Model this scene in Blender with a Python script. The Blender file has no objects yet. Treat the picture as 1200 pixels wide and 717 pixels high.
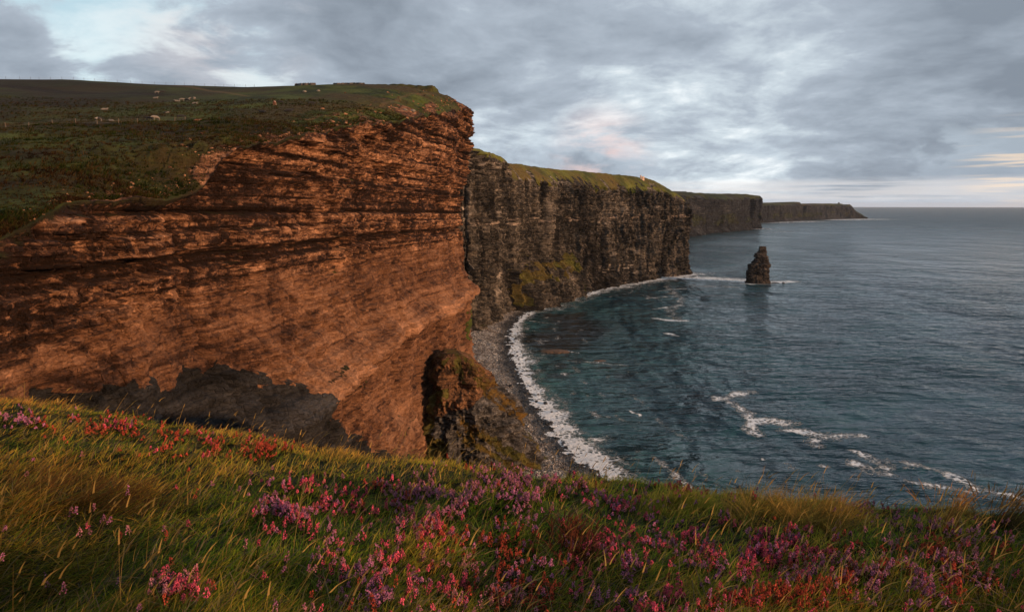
import bpy, math, random
import numpy as np
from mathutils import Vector

random.seed(7)
rng = np.random.default_rng(11)
C = bpy.context.scene.collection
scene = bpy.context.scene
R = math.radians

# ------------------------------------------------------------------ camera model (photo pixels 1200x717, eye at the origin, sea at SEA)
F = 780.0
PITCH = math.atan(118.5 / F)
CP, SP = math.cos(PITCH), math.sin(PITCH)
SEA = -142.0


def ray(u, v):
    cx = (np.asarray(u, float) - 600) / F
    cy = (358.5 - np.asarray(v, float)) / F
    return cx, CP + cy * SP, cy * CP - SP          # X, Y, Z


def at_height(u, v, h):
    x, y, z = ray(u, v)
    t = h / z
    return x * t, y * t


def at_depth(u, v, Y):
    x, y, z = ray(u, v)
    t = Y / y
    return x * t, Y + 0 * t, z * t


def project(x, y, z):
    zc = y * CP - z * SP
    yc = y * SP + z * CP
    return 600 + F * x / zc, 358.5 - F * yc / zc


# ------------------------------------------------------------------ numpy noise
def hsh(ix, iy, iz, seed):
    n = (ix.astype(np.int64) * 374761393 + iy.astype(np.int64) * 668265263 + iz.astype(np.int64) * 1440662683 + seed * 974711) & 0xFFFFFFFF
    n = ((n ^ (n >> 13)) * 1274126177) & 0xFFFFFFFF
    n = ((n ^ (n >> 15)) * 2246822519) & 0xFFFFFFFF
    return ((n ^ (n >> 16)) & 0xFFFFFF) / 16777215.0


def vn2(x, y, seed=0):
    x, y = np.broadcast_arrays(np.asarray(x, float), np.asarray(y, float))
    ix, iy = np.floor(x), np.floor(y)
    fx, fy = x - ix, y - iy
    fx = fx * fx * (3 - 2 * fx); fy = fy * fy * (3 - 2 * fy)
    z = np.zeros_like(ix)
    a = hsh(ix, iy, z, seed); b = hsh(ix + 1, iy, z, seed)
    c = hsh(ix, iy + 1, z, seed); d = hsh(ix + 1, iy + 1, z, seed)
    return (a + (b - a) * fx) * (1 - fy) + (c + (d - c) * fx) * fy


def fbm(x, y, seed=0, oct=4, gain=.5, lac=2.03):
    s = 0; a = 1; t = 0
    for k in range(oct):
        s = s + a * (vn2(np.asarray(x) * lac ** k + 13.7 * k, np.asarray(y) * lac ** k - 7.1 * k, seed + k) - .5); t += a; a *= gain
    return 2 * s / t           # about -1..1


def vn3(x, y, z, seed=0):
    ix, iy, iz = np.floor(x), np.floor(y), np.floor(z)
    f = [c - np.floor(c) for c in (x, y, z)]
    fx, fy, fz = [c * c * (3 - 2 * c) for c in f]
    r = 0
    for dz in (0, 1):
        for dy in (0, 1):
            for dx in (0, 1):
                r = r + hsh(ix + dx, iy + dy, iz + dz, seed) * (fx if dx else 1 - fx) * (fy if dy else 1 - fy) * (fz if dz else 1 - fz)
    return r


def fbm3(x, y, z, seed=0, oct=4, gain=.5, ridge=False):
    s = 0; a = 1; t = 0
    for k in range(oct):
        n = vn3(x * 2.03 ** k + 5.1 * k, y * 2.03 ** k, z * 2.03 ** k - 3.7 * k, seed + k)
        s = s + a * ((1 - np.abs(2 * n - 1)) - .5 if ridge else n - .5); t += a; a *= gain
    return 2 * s / t


def cells(x, y, seed=0):
    x, y = np.broadcast_arrays(np.asarray(x, float), np.asarray(y, float))
    return hsh(np.floor(x), np.floor(y), np.zeros(x.shape), seed)


def bricks(s, h, w, t, seed):
    row = np.floor(h / t)
    off = hsh(row, row * 0, row * 0, seed + 5) * 7.3
    wid = .6 + hsh(row, row * 0, row * 0, seed + 6)
    return hsh(np.floor(s / (w * wid) + off), row, row * 0, seed)


def strata(h, th, seed, sharp=.22):
    k = np.floor(h / th); f = h / th - k
    a = hsh(k, k * 0, k * 0, seed); b = hsh(k + 1, k * 0, k * 0, seed)
    m = np.clip((f - (1 - sharp)) / sharp, 0, 1)
    return a + (b - a) * m * m * (3 - 2 * m)


def sm(a, b, x):
    t = np.clip((x - a) / (b - a), 0, 1)
    return t * t * (3 - 2 * t)


# ------------------------------------------------------------------ object helpers
def link(o, parent=None):
    C.objects.link(o)
    if parent is not None:
        o.parent = parent
    return o


def tag(o, label=None, cat=None, group=None, kind=None):
    if label: o['label'] = label
    if cat: o['category'] = cat
    if group: o['group'] = group
    if kind: o['kind'] = kind
    return o


def np_mesh(name, verts, faces, mat=None, smooth=True, attrs=None, parent=None, loc=None):
    """faces: int array n x k (k = 3 or 4), or a list of such arrays"""
    me = bpy.data.meshes.new(name)
    verts = np.ascontiguousarray(verts, np.float32)
    if not isinstance(faces, list):
        faces = [faces]
    faces = [np.asarray(f, np.int32) for f in faces if len(f)]
    loops = np.concatenate([f.ravel() for f in faces])
    tot = np.concatenate([np.full(len(f), f.shape[1], np.int32) for f in faces])
    start = np.concatenate([[0], np.cumsum(tot)[:-1]]).astype(np.int32)
    me.vertices.add(len(verts)); me.vertices.foreach_set('co', verts.ravel())
    me.loops.add(len(loops)); me.loops.foreach_set('vertex_index', loops)
    me.polygons.add(len(tot)); me.polygons.foreach_set('loop_start', start)
    try:
        me.polygons.foreach_set('loop_total', tot)
    except Exception:
        pass
    me.polygons.foreach_set('use_smooth', np.full(len(tot), smooth))
    for an, av in (attrs or {}).items():
        av = np.asarray(av, np.float32)
        if av.ndim == 1:
            a = me.attributes.new(an, 'FLOAT', 'POINT'); a.data.foreach_set('value', av)
        else:
            a = me.attributes.new(an, 'FLOAT_COLOR', 'POINT')
            if av.shape[1] == 3:
                av = np.concatenate([av, np.ones((len(av), 1), np.float32)], 1)
            a.data.foreach_set('color', np.ascontiguousarray(av).ravel())
    me.update(calc_edges=True)
    if mat: me.materials.append(mat)
    o = bpy.data.objects.new(name, me)
    if loc is not None: o.location = loc
    return link(o, parent)


def grid_faces(n, m):
    i = np.arange(n - 1)[:, None] * m + np.arange(m - 1)[None, :]
    i = i.ravel()
    return np.stack([i, i + 1, i + m + 1, i + m], 1)


# ------------------------------------------------------------------ shader helpers
class NT:
    def __init__(s, tree):
        s.t = tree; s.n = tree.nodes; s.l = tree.links

    def node(s, typ, **kw):
        nd = s.n.new(typ)
        for k, v in kw.items():
            setattr(nd, k, v)
        return nd

    def put(s, sock, v):
        if hasattr(v, 'is_output') or isinstance(v, bpy.types.NodeSocket):
            s.l.new(v, sock)
        else:
            if sock.type == 'RGBA' and not isinstance(v, (int, float)) and len(v) == 3:
                v = (*v, 1)
            sock.default_value = v

    def math(s, op, a, b=0.0, c=None, clamp=False):
        nd = s.node('ShaderNodeMath', operation=op, use_clamp=clamp)
        s.put(nd.inputs[0], a); s.put(nd.inputs[1], b)
        if c is not None: s.put(nd.inputs[2], c)
        return nd.outputs[0]

    def vmath(s, op, a, b=None):
        nd = s.node('ShaderNodeVectorMath', operation=op)
        s.put(nd.inputs[0], a)
        if b is not None: s.put(nd.inputs[1], b)
        return nd.outputs['Value'] if op in ('DOT_PRODUCT', 'LENGTH') else nd.outputs[0]

    def rng(s, v, a, b, c=0.0, d=1.0, smooth=True):
        nd = s.node('ShaderNodeMapRange', interpolation_type='SMOOTHSTEP' if smooth else 'LINEAR')
        s.put(nd.inputs[0], v)
        for k, x in zip((1, 2, 3, 4), (a, b, c, d)): s.put(nd.inputs[k], x)
        return nd.outputs[0]

    def mix(s, f, a, b, mode='MIX'):
        nd = s.node('ShaderNodeMix', data_type='RGBA', blend_type=mode)
        s.put(nd.inputs[0], f); s.put(nd.inputs[6], a); s.put(nd.inputs[7], b)
        return nd.outputs[2]

    def scale(s, v, xyz):
        nd = s.node('ShaderNodeMapping')
        s.put(nd.inputs['Vector'], v); nd.inputs['Scale'].default_value = xyz
        return nd.outputs[0]

    def noise(s, vec, scale=1.0, detail=4.0, rough=.55, dist=0.0, out=0):
        nd = s.node('ShaderNodeTexNoise')
        s.put(nd.inputs['Vector'], vec); nd.inputs['Scale'].default_value = scale
        nd.inputs['Detail'].default_value = detail; nd.inputs['Roughness'].default_value = rough
        nd.inputs['Distortion'].default_value = dist
        return nd.outputs[out]

    def voro(s, vec, scale=1.0, out=0, feature='F1', rnd=1.0):
        nd = s.node('ShaderNodeTexVoronoi', feature=feature)
        s.put(nd.inputs['Vector'], vec); nd.inputs['Scale'].default_value = scale
        nd.inputs['Randomness'].default_value = rnd
        return nd.outputs[out]

    def ramp(s, f, stops, interp='LINEAR'):
        nd = s.node('ShaderNodeValToRGB'); cr = nd.color_ramp; cr.interpolation = interp
        while len(cr.elements) < len(stops): cr.elements.new(.5)
        for e, (p, c) in zip(cr.elements, stops):
            e.position = p; e.color = (*c, 1)
        s.put(nd.inputs[0], f)
        return nd.outputs[0]

    def attr(s, name, out='Fac'):
        nd = s.node('ShaderNodeAttribute', attribute_name=name)
        return nd.outputs[out]

    def pos(s):
        return s.node('ShaderNodeNewGeometry').outputs['Position']

    def normal(s):
        return s.node('ShaderNodeNewGeometry').outputs['Normal']

    def sep(s, v):
        nd = s.node('ShaderNodeSeparateXYZ'); s.put(nd.inputs[0], v)
        return nd.outputs

    def comb(s, x, y, z):
        nd = s.node('ShaderNodeCombineXYZ')
        for i, v in enumerate((x, y, z)): s.put(nd.inputs[i], v)
        return nd.outputs[0]

    def bump(s, h, strength=1.0, dist=1.0, nrm=None):
        nd = s.node('ShaderNodeBump')
        nd.inputs['Strength'].default_value = strength; nd.inputs['Distance'].default_value = dist
        s.put(nd.inputs['Height'], h)
        if nrm is not None: s.put(nd.inputs['Normal'], nrm)
        return nd.outputs[0]


def material(name):
    m = bpy.data.materials.new(name); m.use_nodes = True
    t = NT(m.node_tree)
    b = t.n['Principled BSDF']
    return m, t, b


def simple(name, col, rough=.85, var=.35, scale=3.0, spec=.3):
    m, t, b = material(name)
    n = t.noise(t.pos(), scale, 5)
    t.put(b.inputs['Base Color'], t.mix(n, tuple(c * (1 - var) for c in col), tuple(c * (1 + var) for c in col)))
    b.inputs['Roughness'].default_value = rough
    b.inputs['Specular IOR Level'].default_value = spec
    return m


GREEN_LIGHT = (.075, .085, .018)
GREEN_DARK = (.022, .032, .008)
HEATH = (.060, .036, .014)


def rock_material(name, lo, mid, hi, streak, low_rock=None, z0=0, fine=1.0, beds=.55, white=0.0, green=(GREEN_DARK, GREEN_LIGHT, HEATH), white_z=None, upright=0.0):
    """bedded rock that turns to turf where attribute 'grass' says so"""
    m, t, b = material(name)
    P = t.pos()
    warp = t.noise(P, .03 * fine, 3, out=1)
    Pw = t.vmath('ADD', P, t.vmath('MULTIPLY', t.vmath('SUBTRACT', warp, (.5, .5, .5)), (0, 0, 1.2 / fine)))
    bed = t.noise(t.scale(Pw, (.015 * fine, .015 * fine, beds * fine)), 1.0, 6, .62)
    bed2 = t.noise(t.scale(Pw, (.06 * fine, .06 * fine, 2.2 * beds * fine)), 1.0, 4, .6)
    blot = t.noise(P, .045 * fine, 6, .6)
    fin = t.noise(P, .9 * fine, 6, .7)
    chunk = t.voro(t.scale(P, (1, 1, 1.8)), .35 * fine, out=1)
    cv = t.sep(chunk)[0]
    calm = t.rng(t.attr('calm'), 0, 1, 1, .35)
    Pj = t.vmath('ADD', P, t.vmath('SCALE', t.vmath('SUBTRACT', t.noise(P, .5 * fine, 3, out=1), (.5, .5, .5)), None))
    cv2 = t.sep(t.voro(t.scale(Pj, (.62, .62, 1.7)), .75 * fine, out=1))[0]
    cv3 = t.sep(t.voro(t.scale(Pj, (.7, .7, 1.6)), 1.9 * fine, out=1))[0]
    f = t.math('ADD', t.math('MULTIPLY', bed, .55 - .40 * upright), t.math('MULTIPLY', blot, .45 - .15 * upright))
    if upright:
        f = t.math('ADD', f, t.math('MULTIPLY', t.noise(t.scale(P, (.22 * fine, .22 * fine, .022 * fine)), 1.0, 7, .68, .3), .55 * upright))
    f = t.math('ADD', f, t.math('MULTIPLY', t.attr('tone'), .15))
    f = t.math('ADD', f, t.math('MULTIPLY', t.math('SUBTRACT', bed2, .5), .40 - .2 * upright))
    f = t.math('ADD', f, t.math('MULTIPLY', t.math('SUBTRACT', fin, .5), .34))
    f = t.math('ADD', f, t.math('MULTIPLY', t.math('SUBTRACT', cv, .5), .12))
    f = t.math('ADD', f, t.math('MULTIPLY', t.math('MULTIPLY', t.math('SUBTRACT', cv2, .5), calm), .17))
    f = t.math('ADD', f, t.math('MULTIPLY', t.math('MULTIPLY', t.math('SUBTRACT', cv3, .5), calm), .16))
    ca_ = t.math('MULTIPLY', t.attr('calm'), .42)
    f = t.math('ADD', t.math('MULTIPLY', f, t.math('SUBTRACT', 1.0, ca_)), t.math('MULTIPLY', ca_, .575))
    col = t.ramp(f, [(.28, tuple(c * .35 for c in lo)), (.40, lo), (.52, mid), (.66, hi), (.78, tuple(c * 1.7 for c in hi))])
    # water stains running down the face
    st = t.noise(t.scale(P, (.16 * fine, .16 * fine, .012 * fine)), 1.0, 5, .65)
    stm = t.math('MULTIPLY', t.rng(st, .5, .68), t.rng(t.noise(P, .02 * fine, 3), .4, .6))
    col = t.mix(t.math('MULTIPLY', stm, .45), col, streak)
    z = t.sep(P)[2]
    if low_rock is not None:  # grey lower rock, with the headland's cast shade painted into its colour
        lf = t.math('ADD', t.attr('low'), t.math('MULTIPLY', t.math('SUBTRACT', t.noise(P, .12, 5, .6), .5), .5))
        shade_col = t.ramp(f, [(.34, tuple(c * .3 for c in low_rock)), (.48, low_rock), (.62, tuple(c * 2.0 for c in low_rock)), (.75, tuple(c * 3.5 for c in low_rock))])
        col = t.mix(t.rng(lf, .44, .56), col, shade_col)
    if white > 0:
        wn = t.noise(t.scale(P, (.09 * fine, .09 * fine, .5 * fine)), 1.0, 6, .7)
        band = t.rng(t.noise(t.comb(0.0, 0.0, t.math('MULTIPLY', z, .05)), 1.0, 3, .7), .42, .62)
        wm = t.math('MULTIPLY', t.math('MULTIPLY', t.rng(wn, .50, .63), t.rng(t.noise(t.scale(P, (1, 1, .6)), .026 * fine, 4, .6), .50, .60)), t.math('MULTIPLY', band, white))
        col = t.mix(wm, col, (.55, .46, .38))
        if white_z is not None:
            d = t.math('ABSOLUTE', t.math('SUBTRACT', z, white_z))
            d = t.math('ADD', d, t.math('MULTIPLY', t.math('SUBTRACT', t.noise(P, .05, 5, .65), .5), 22.0))
            wl = t.math('MULTIPLY', t.rng(d, 3.2, .5), t.rng(t.noise(t.scale(P, (.022, .022, .25)), 1.0, 6, .72), .49, .58))
            col = t.mix(t.math('MULTIPLY', wl, .7), col, (.55, .42, .33))
    # turf
    gn = t.noise(P, .055 * fine, 6, .62)
    gn2 = t.noise(t.scale(P, (1, 1, 2.5)), .5 * fine, 5, .7)
    gcol = t.mix(t.rng(gn, .38, .62), green[0], green[1])
    gcol = t.mix(t.rng(t.noise(P, .021 * fine, 5, .6), .45, .62), gcol, green[2])
    gcol = t.mix(t.math('MULTIPLY', t.rng(gn2, .45, .75), .6), gcol, tuple(c * .35 for c in green[0]))
    gcol = t.mix(t.math('MULTIPLY', t.rng(gn2, .5, .2), .45), gcol, tuple(c * 1.5 for c in green[1]))
    turf_shade = t.attr('turf_shade')
    gcol = t.mix(turf_shade, gcol, t.mix(t.rng(gn2, .35, .7), (.006, .004, .002), (.026, .015, .006)))  # shade and vignette painted into the turf as a dark brown
    gm = t.math('ADD', t.attr('grass'), t.math('MULTIPLY', t.math('SUBTRACT', t.noise(P, .25 * fine, 6, .68), .5), .9))
    gmask = t.rng(gm, .44, .56)
    pathm = t.attr('path')
    gcol = t.mix(pathm, gcol, (.16, .095, .045))
    col = t.mix(gmask, col, gcol)
    t.put(b.inputs['Base Color'], col)
    b.inputs['Roughness'].default_value = .92
    b.inputs['Specular IOR Level'].default_value = .15
    crack = t.voro(t.scale(P, (1, 1, 1.6)), .5 * fine, feature='DISTANCE_TO_EDGE')
    hgt = t.math('ADD', t.math('MULTIPLY', fin, .6), t.math('MULTIPLY', bed2, .9))
    hgt = t.math('ADD', hgt, t.math('MULTIPLY', t.math('MULTIPLY', t.rng(crack, 0, .10), t.math('SUBTRACT', 1.0, gmask)), .22))
    hgt = t.math('ADD', hgt, t.math('MULTIPLY', t.noise(P, 2.6 * fine, 4, .7), .25))
    hgt = t.math('ADD', hgt, t.math('MULTIPLY', t.math('SUBTRACT', 1.0, gmask), t.math('ADD', t.math('MULTIPLY', cv2, .8), t.math('MULTIPLY', cv3, .4))))
    t.put(b.inputs['Normal'], t.bump(hgt, 1.0, .9 / fine))
    return m


ROCK_NEAR = rock_material('red_sandstone', (.044, .020, .012), (.140, .065, .034), (.270, .136, .074), (.030, .014, .009), low_rock=(.015, .0145, .015), fine=1.0,  # low_rock: grey lower rock with the cast shade painted in
                          green=((.016, .023, .005), (.066, .080, .014), (.050, .034, .011)))
ROCK_MID = rock_material('dark_flagstone', (.016, .014, .012), (.051, .044, .036), (.115, .096, .077), (.010, .009, .008), fine=.5, white=.9, white_z=-22, upright=.6,
                         green=((.030, .040, .008), (.105, .105, .018), (.085, .060, .018)))
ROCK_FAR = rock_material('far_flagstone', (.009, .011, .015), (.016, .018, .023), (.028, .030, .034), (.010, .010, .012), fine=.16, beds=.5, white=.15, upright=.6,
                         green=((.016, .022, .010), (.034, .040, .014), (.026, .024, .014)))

# ------------------------------------------------------------------ near headland: one section per Y
WX = lambda Y: -82 + .115 * Y
rim_t = np.array([(-200, -4), (60, -14), (85, -8), (93, -6), (108, 0), (125, 1.5), (143, 2.2), (148, 5), (153, 10.5), (160, 13.5), (195, 19.5), (220, 25), (280, 34), (337, 44), (400, 55), (426, 60), (460, 62), (520, 56)], float)
land_t = np.array([(-200, 0), (60, -11), (85, -5), (110, 1), (150, 13), (200, 25), (227, 28.5), (260, 38), (320, 53), (370, 66), (400, 71.5), (440, 75), (480, 74), (540, 69)], float)
fac_t = np.array([(-500, 1.0), (-308, 1.0), (-256, 1.0), (-205, .958), (-154, .935), (-103, .955), (-60, .965), (0, .965)], float)
prof_t = np.array([(-150, 14), (-142, 10), (-128, 6), (-100, 3.5), (-75, 2.5), (-60, 4.5), (-54, 8.5), (-50, 7), (-44, 1), (-25, -2.5), (5, -2.0), (20, .5), (35, 2.5), (55, 4.5), (80, 4.5)], float)


def land_h(X, Y):
    ridge = np.interp(X, fac_t[:, 0], fac_t[:, 1])
    f = np.interp(Y, land_t[:, 0], land_t[:, 1])
    f = np.where(f > 0, f * ridge, f)
    return f + .55 * fbm(X / 26, Y / 26, 3, 4) + .8 * fbm(X / 70, Y / 50, 9, 2)


def near_headland():
    Ya = np.linspace(-180, 84, 40)
    u = np.linspace(-64, 552, 1080)
    Yb = 64000 / (690 - u)
    Yc = np.concatenate([np.linspace(Yb[-1] + .3, 482, 90), np.linspace(484, 530, 24)])
    Y = np.concatenate([Ya, Yb, Yc])
    n = len(Y)
    tip = np.clip((Y - 452) / 30, 0, None)
    Xr = WX(Y) - 34 * tip ** 2.2
    rim = np.interp(Y, rim_t[:, 0], rim_t[:, 1]) + 1.7 * fbm(Y / 11, Y * 0, 21, 5, .6) * sm(95, 130, Y)
    d = np.concatenate([[700, 500], np.geomspace(380, .25, 250)])
    T = np.linspace(0, 1, 900)
    YY = np.repeat(Y[:, None], len(d), 1)
    # upper land rows
    XL = (Xr + np.interp(rim, prof_t[:, 0], prof_t[:, 1]))[:, None] - d[None, :]
    lh = land_h(XL, YY)
    w = 9 + 7 * sm(120, 300, Y)
    k = 1 - np.exp(-(d[None, :] / w[:, None]) ** 1.15)
    near = np.exp(-d[None, :] / 18)
    ZL = rim[:, None] + (lh - rim[:, None]) * k
    rimn = np.interp(YY + 5 * fbm(XL / 5, YY / 5, 34, 4), Y, rim)
    ZL = ZL + (rimn - rim[:, None]) * sm(.3, 2.5, d)[None, :] * np.exp(-d[None, :] / 16) * sm(100, 120, YY)
    ZL = ZL + near * sm(.5, 6, d)[None, :] * (1.3 * (bricks(YY, XL, 6, 3, 71) - .5) + 1.2 * fbm(YY / 7, XL / 5, 31, 4)) * sm(90, 150, YY)
    ZL = ZL + sm(3, 8, d)[None, :] * sm(330, 200, YY) * (.55 * fbm(YY / 3.5, XL / 5, 32, 3) + .9 * fbm(YY / 11, XL / 16, 33, 3))
    # the stepped blocks on the very point
    point = sm(405, 440, YY) * np.exp(-(d[None, :] / 16) ** 2)
    stp = np.interp(d[None, :] + 1.2 * fbm(YY / 6, XL / 6, 5, 3), [0, 10.5, 11.6, 22, 22.8, 40, 90], [60.5, 62.5, 67.6, 71.0, 74.6, 75.5, 76]) + .5 * (bricks(YY, XL, 3, 2, 78) - .5)
    pw = sm(428, 440, YY + 4 * fbm(YY / 5, XL / 7, 79, 3)) * sm(110, 60, d)[None, :]
    ZL = ZL + pw * (stp - ZL)
    point = sm(415, 440, YY) * np.exp(-(d[None, :] / 22) ** 4)
    # face rows
    base = np.full(n, -144.0)
    H = rim[:, None] + (base - rim)[:, None] * T[None, :]
    YF = np.repeat(Y[:, None], len(T), 1)
    hw = H + .8 * fbm(YF / 70, H / 90, 41, 2) + .012 * YF
    pr = np.interp(hw, prof_t[:, 0], prof_t[:, 1])
    amp = sm(60, 110, YF)
    big = 6.5 * fbm(YF / 75, H / 160, 51, 3) + 3.2 * fbm(YF / 22, H / 70, 52, 3)
    big = big * (1 - .45 * sm(420, 460, YF))
    # gullies: narrow clefts that run down the face
    g = np.abs(fbm(YF / 17 + .35 * fbm(H / 25, YF / 40, 57, 2), H / 90, 53, 2))
    gul = -4.5 * np.exp(-(g / .07) ** 2) * sm(-.2, .3, fbm(YF / 30, H / 35, 54, 2))
    bedded = sm(-24, -12, hw + 5 * fbm(YF / 30, H / 30, 56, 2)) * .8 + .2
    up = bedded
    st = 4.2 * (strata(hw, 9.7, 61, .12) - .5) + 2.6 * (strata(hw, 3.9, 62, .15) - .5) + 1.2 * (strata(hw, 1.5, 63, .2) - .5)
    st = st * (.55 + .6 * vn2(YF / 28, H / 12, 64))
    bl = 2.6 * (bricks(YF, hw, 7.5, 4.1, 65) - .5) + 1.6 * (bricks(YF, hw, 2.7, 1.55, 66) - .5) + .7 * (bricks(YF, hw, 1.1, .7, 67) - .5)
    fr = lambda th: hw / th - np.floor(hw / th)
    grv = -1.9 * np.exp(-((fr(9.7) - .05) / .035) ** 2) * sm(.25, .6, vn2(YF / 21, H / 9, 131)) - 1.0 * np.exp(-((fr(3.9) - .08) / .07) ** 2) * sm(.3, .6, vn2(YF / 13, H / 4, 132))
    gj = np.abs(fbm(YF / 6.5 + .3 * fbm(H / 7, YF / 9, 133, 2), np.floor(hw / 9.7) * 3.3 + H / 40, 134, 2))
    grv = grv - 1.6 * np.exp(-(gj / .05) ** 2) * sm(.35, .6, vn2(YF / 17, H / 11, 135))
    st = st + grv
    bl = bl * (.35 + 1.1 * sm(.3, .7, vn2(YF / 19, H / 15, 68)))
    fi = 1.1 * fbm(YF / 5, H / 4, 69, 5, .65)
    # inclined slabs in the lower wall
    diag = H * .8 + YF * .42
    dg = 1.2 * (strata(diag, 6.3, 81, .25) - .5) + .6 * (strata(diag, 2.1, 82, .3) - .5) + 1.3 * (strata(hw, 6.1, 146, .12) - .5)
    # fallen-away bays and standing slabs lower down
    bay = -3.2 * sm(.08, .35, fbm(YF / 34, H / 22, 83, 3)) * (1 - up)
    disp = up * (st + bl) + (1 - up) * (dg + .55 * bl + bay) + fi + gul
    ts = T[None, :] * (rim - base)[:, None]
    disp = disp * sm(0, 3, ts) * amp
    rub = np.exp(-ts / 14)
    XF = (Xr[:, None] + pr + big * sm(0, 5, ts) * amp + disp) - 3.5 * rub * sm(0, 2, ts) * amp * 0
    # front edge of the land follows the same undulation so that no gap opens
    jag = (1.6 * (bricks(YF, hw, 3.1, 2.0, 91) - .5)) * rub * sm(.4, 4, ts) * amp
    XF = XF + jag
    # recess rows may not pass behind one another: fine
    ZF = H + .35 * fbm(YF / 3, H / 3, 93, 3) * sm(0, 2, ts) * amp
    X = np.concatenate([XL, XF[:, 1:]], 1); Z = np.concatenate([ZL, ZF[:, 1:]], 1); YA = np.concatenate([YY, YF[:, 1:]], 1)
    # turf: everywhere on the land, ragged down over the rim and less towards the point
    gl = np.ones_like(ZL) * 1.0
    edge = np.exp(-(d[None, :] / (6 + 26 * sm(150, 200, YY) * (1 - sm(400, 440, YY)))))
    gl = gl - .62 * edge * sm(92, 118, YY) * (.4 + .9 * vn2(YY / 14, XL / 6, 95)) - .55 * point * vn2(YY / 6, XL / 6, 96)
    drim = np.abs(np.gradient(np.convolve(np.pad(rim, 6, mode='edge'), np.ones(13) / 13, 'valid'), Y))[:, None]
    gl = gl - .38 * sm(.45, 1.2, drim) * np.exp(-d[None, :] / 12) * sm(100, 130, YY)
    gf = .56 - ts / (12 - 9 * sm(92, 112, YF)) * .5 + .25 * fbm(YF / 11, H / 6, 97, 3)
    gf = np.where(ts > 30, 0, gf)
    tz = np.gradient(XF, axis=1) / np.minimum(np.gradient(H, axis=1), -1e-3)
    ledge = sm(.8, 2.2, -tz) * sm(.2, .5, fbm(YF / 24, H / 20, 98, 3) + .15) * .50
    gf = np.maximum(gf, ledge)
    # green foot at the point
    gf = np.maximum(gf, .60 * sm(430, 450, YF) * sm(-66, -72, H) * sm(-105, -90, H) * sm(.0, .3, fbm(YF / 8, H / 8, 101, 3) + .2))
    grass = np.concatenate([gl, gf[:, 1:]], 1)
    land_shade = sm(-60, -190, XL + .25 * (300 - YY)) * .85 + 0 * YY  # left of the hill darkened: painted shade and vignette
    land_shade = np.clip(land_shade * (.75 + .5 * fbm(XL / 60, YY / 40, 103, 3)) + .55 * sm(2.0, .4, np.abs(YY - 332 - 8 * fbm(XL / 50, YY * 0, 104, 2)) / 4) * sm(-150, -190, XL), 0, 1)
    land_shade = np.where(YY < 222, np.clip(.52 + .8 * fbm(XL / 30, YY / 12, 105, 4), 0, .95), land_shade)
    turf_shade = np.concatenate([land_shade, (.75 * sm(240, 205, YF) * np.ones_like(gf))[:, 1:]], 1)
    # trodden line along the rim and the track up the hill
    UL, VL = project(XL, YY, ZL)
    dr = np.abs(d[None, :] - (20 - 5 * sm(150, 300, YY)) - 3 * fbm(YY / 30, YY * 0, 107, 2))
    pth = .30 * sm(1.6, .5, dr) * sm(230, 260, YY) * sm(430, 380, YY)
    trail = [(-150, 203), (-116, 205), (-99, 208), (-83, 215), (-72, 234), (-57, 262)]
    tx_ = np.array([a_[0] for a_ in trail], float); ty_ = np.array([a_[1] for a_ in trail], float)
    pth = np.maximum(pth, .55 * sm(2.6, .6, np.abs(YY - np.interp(XL, tx_, ty_) - 1.5 * fbm(XL / 8, YY / 8, 108, 3))) * sm(-150, -120, XL) * sm(-50, -60, XL) * (.4 + vn2(XL / 6, YY / 6, 110)))
    A, B = np.array(at_depth(205, 104, 398)[:2]), np.array(at_depth(292, 127, 318)[:2])
    tt = np.clip(((XL - A[0]) * (B[0] - A[0]) + (YY - A[1]) * (B[1] - A[1])) / ((B - A) ** 2).sum(), 0, 1)
    dd = np.hypot(XL - A[0] - tt * (B[0] - A[0]), YY - A[1] - tt * (B[1] - A[1]))
    pth = np.maximum(pth, .45 * sm(2.2, .8, dd + .8 * fbm(XL / 9, YY / 9, 109, 2)))
    path = np.concatenate([pth, np.zeros_like(gf[:, 1:])], 1)
    shade_top = np.interp(YF, [60, 100, 118, 132, 150, 185, 215, 260, 330, 470], [-22, -26, -30, -36, -36, -55, -78, -102, -134, -150])  # upper edge of the shadow painted on the lower wall
    shade_f = .5 + (shade_top - H + 4.5 * fbm(YF / 16, H / 14, 111, 5, .6) + 3.5 * (bricks(YF, H * .8 + YF * .3, 8, 4.5, 112) - .5) + 2.5 * (bricks(YF, H * .8 + YF * .3, 3, 1.8, 113) - .5)) / 3.5
    low = np.concatenate([np.zeros_like(ZL), np.clip(shade_f, -1, 2)[:, 1:]], 1)
    jit = YF + 1.5 * fbm(YF / 4, H / 4, 121, 3); jh = H + .012 * YF + .7 * fbm(YF / 70, H / 90, 41, 2) + .35 * fbm(YF / 5, H / 4, 122, 3)
    f97, f39, f17 = jh / 9.7, jh / 3.9, jh / 1.7
    inter = lambda ff, part, sd, cut: sm(part, part * .75, ff - np.floor(ff)) * (hsh(np.floor(ff), np.floor(ff) * 0, np.floor(ff) * 0, sd) > cut)
    tn = .8 * (strata(jh, 9.7, 61, .16) - .5) + .9 * (strata(jh, 3.9, 123, .1) - .5) + .5 * (strata(jh, 1.5, 63, .1) - .5)
    tn = tn + .9 * (bricks(jit, jh, 9, 5, 124) - .5) + .8 * (bricks(jit, jh, 3.4, 2.1, 125) - .5)
    chip = bricks(jit, jh, 1.5, .8, 136)
    tn = tn + (.9 * (chip > .88) - .7 * (chip < .10)) * (.25 + .75 * bedded)
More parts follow.
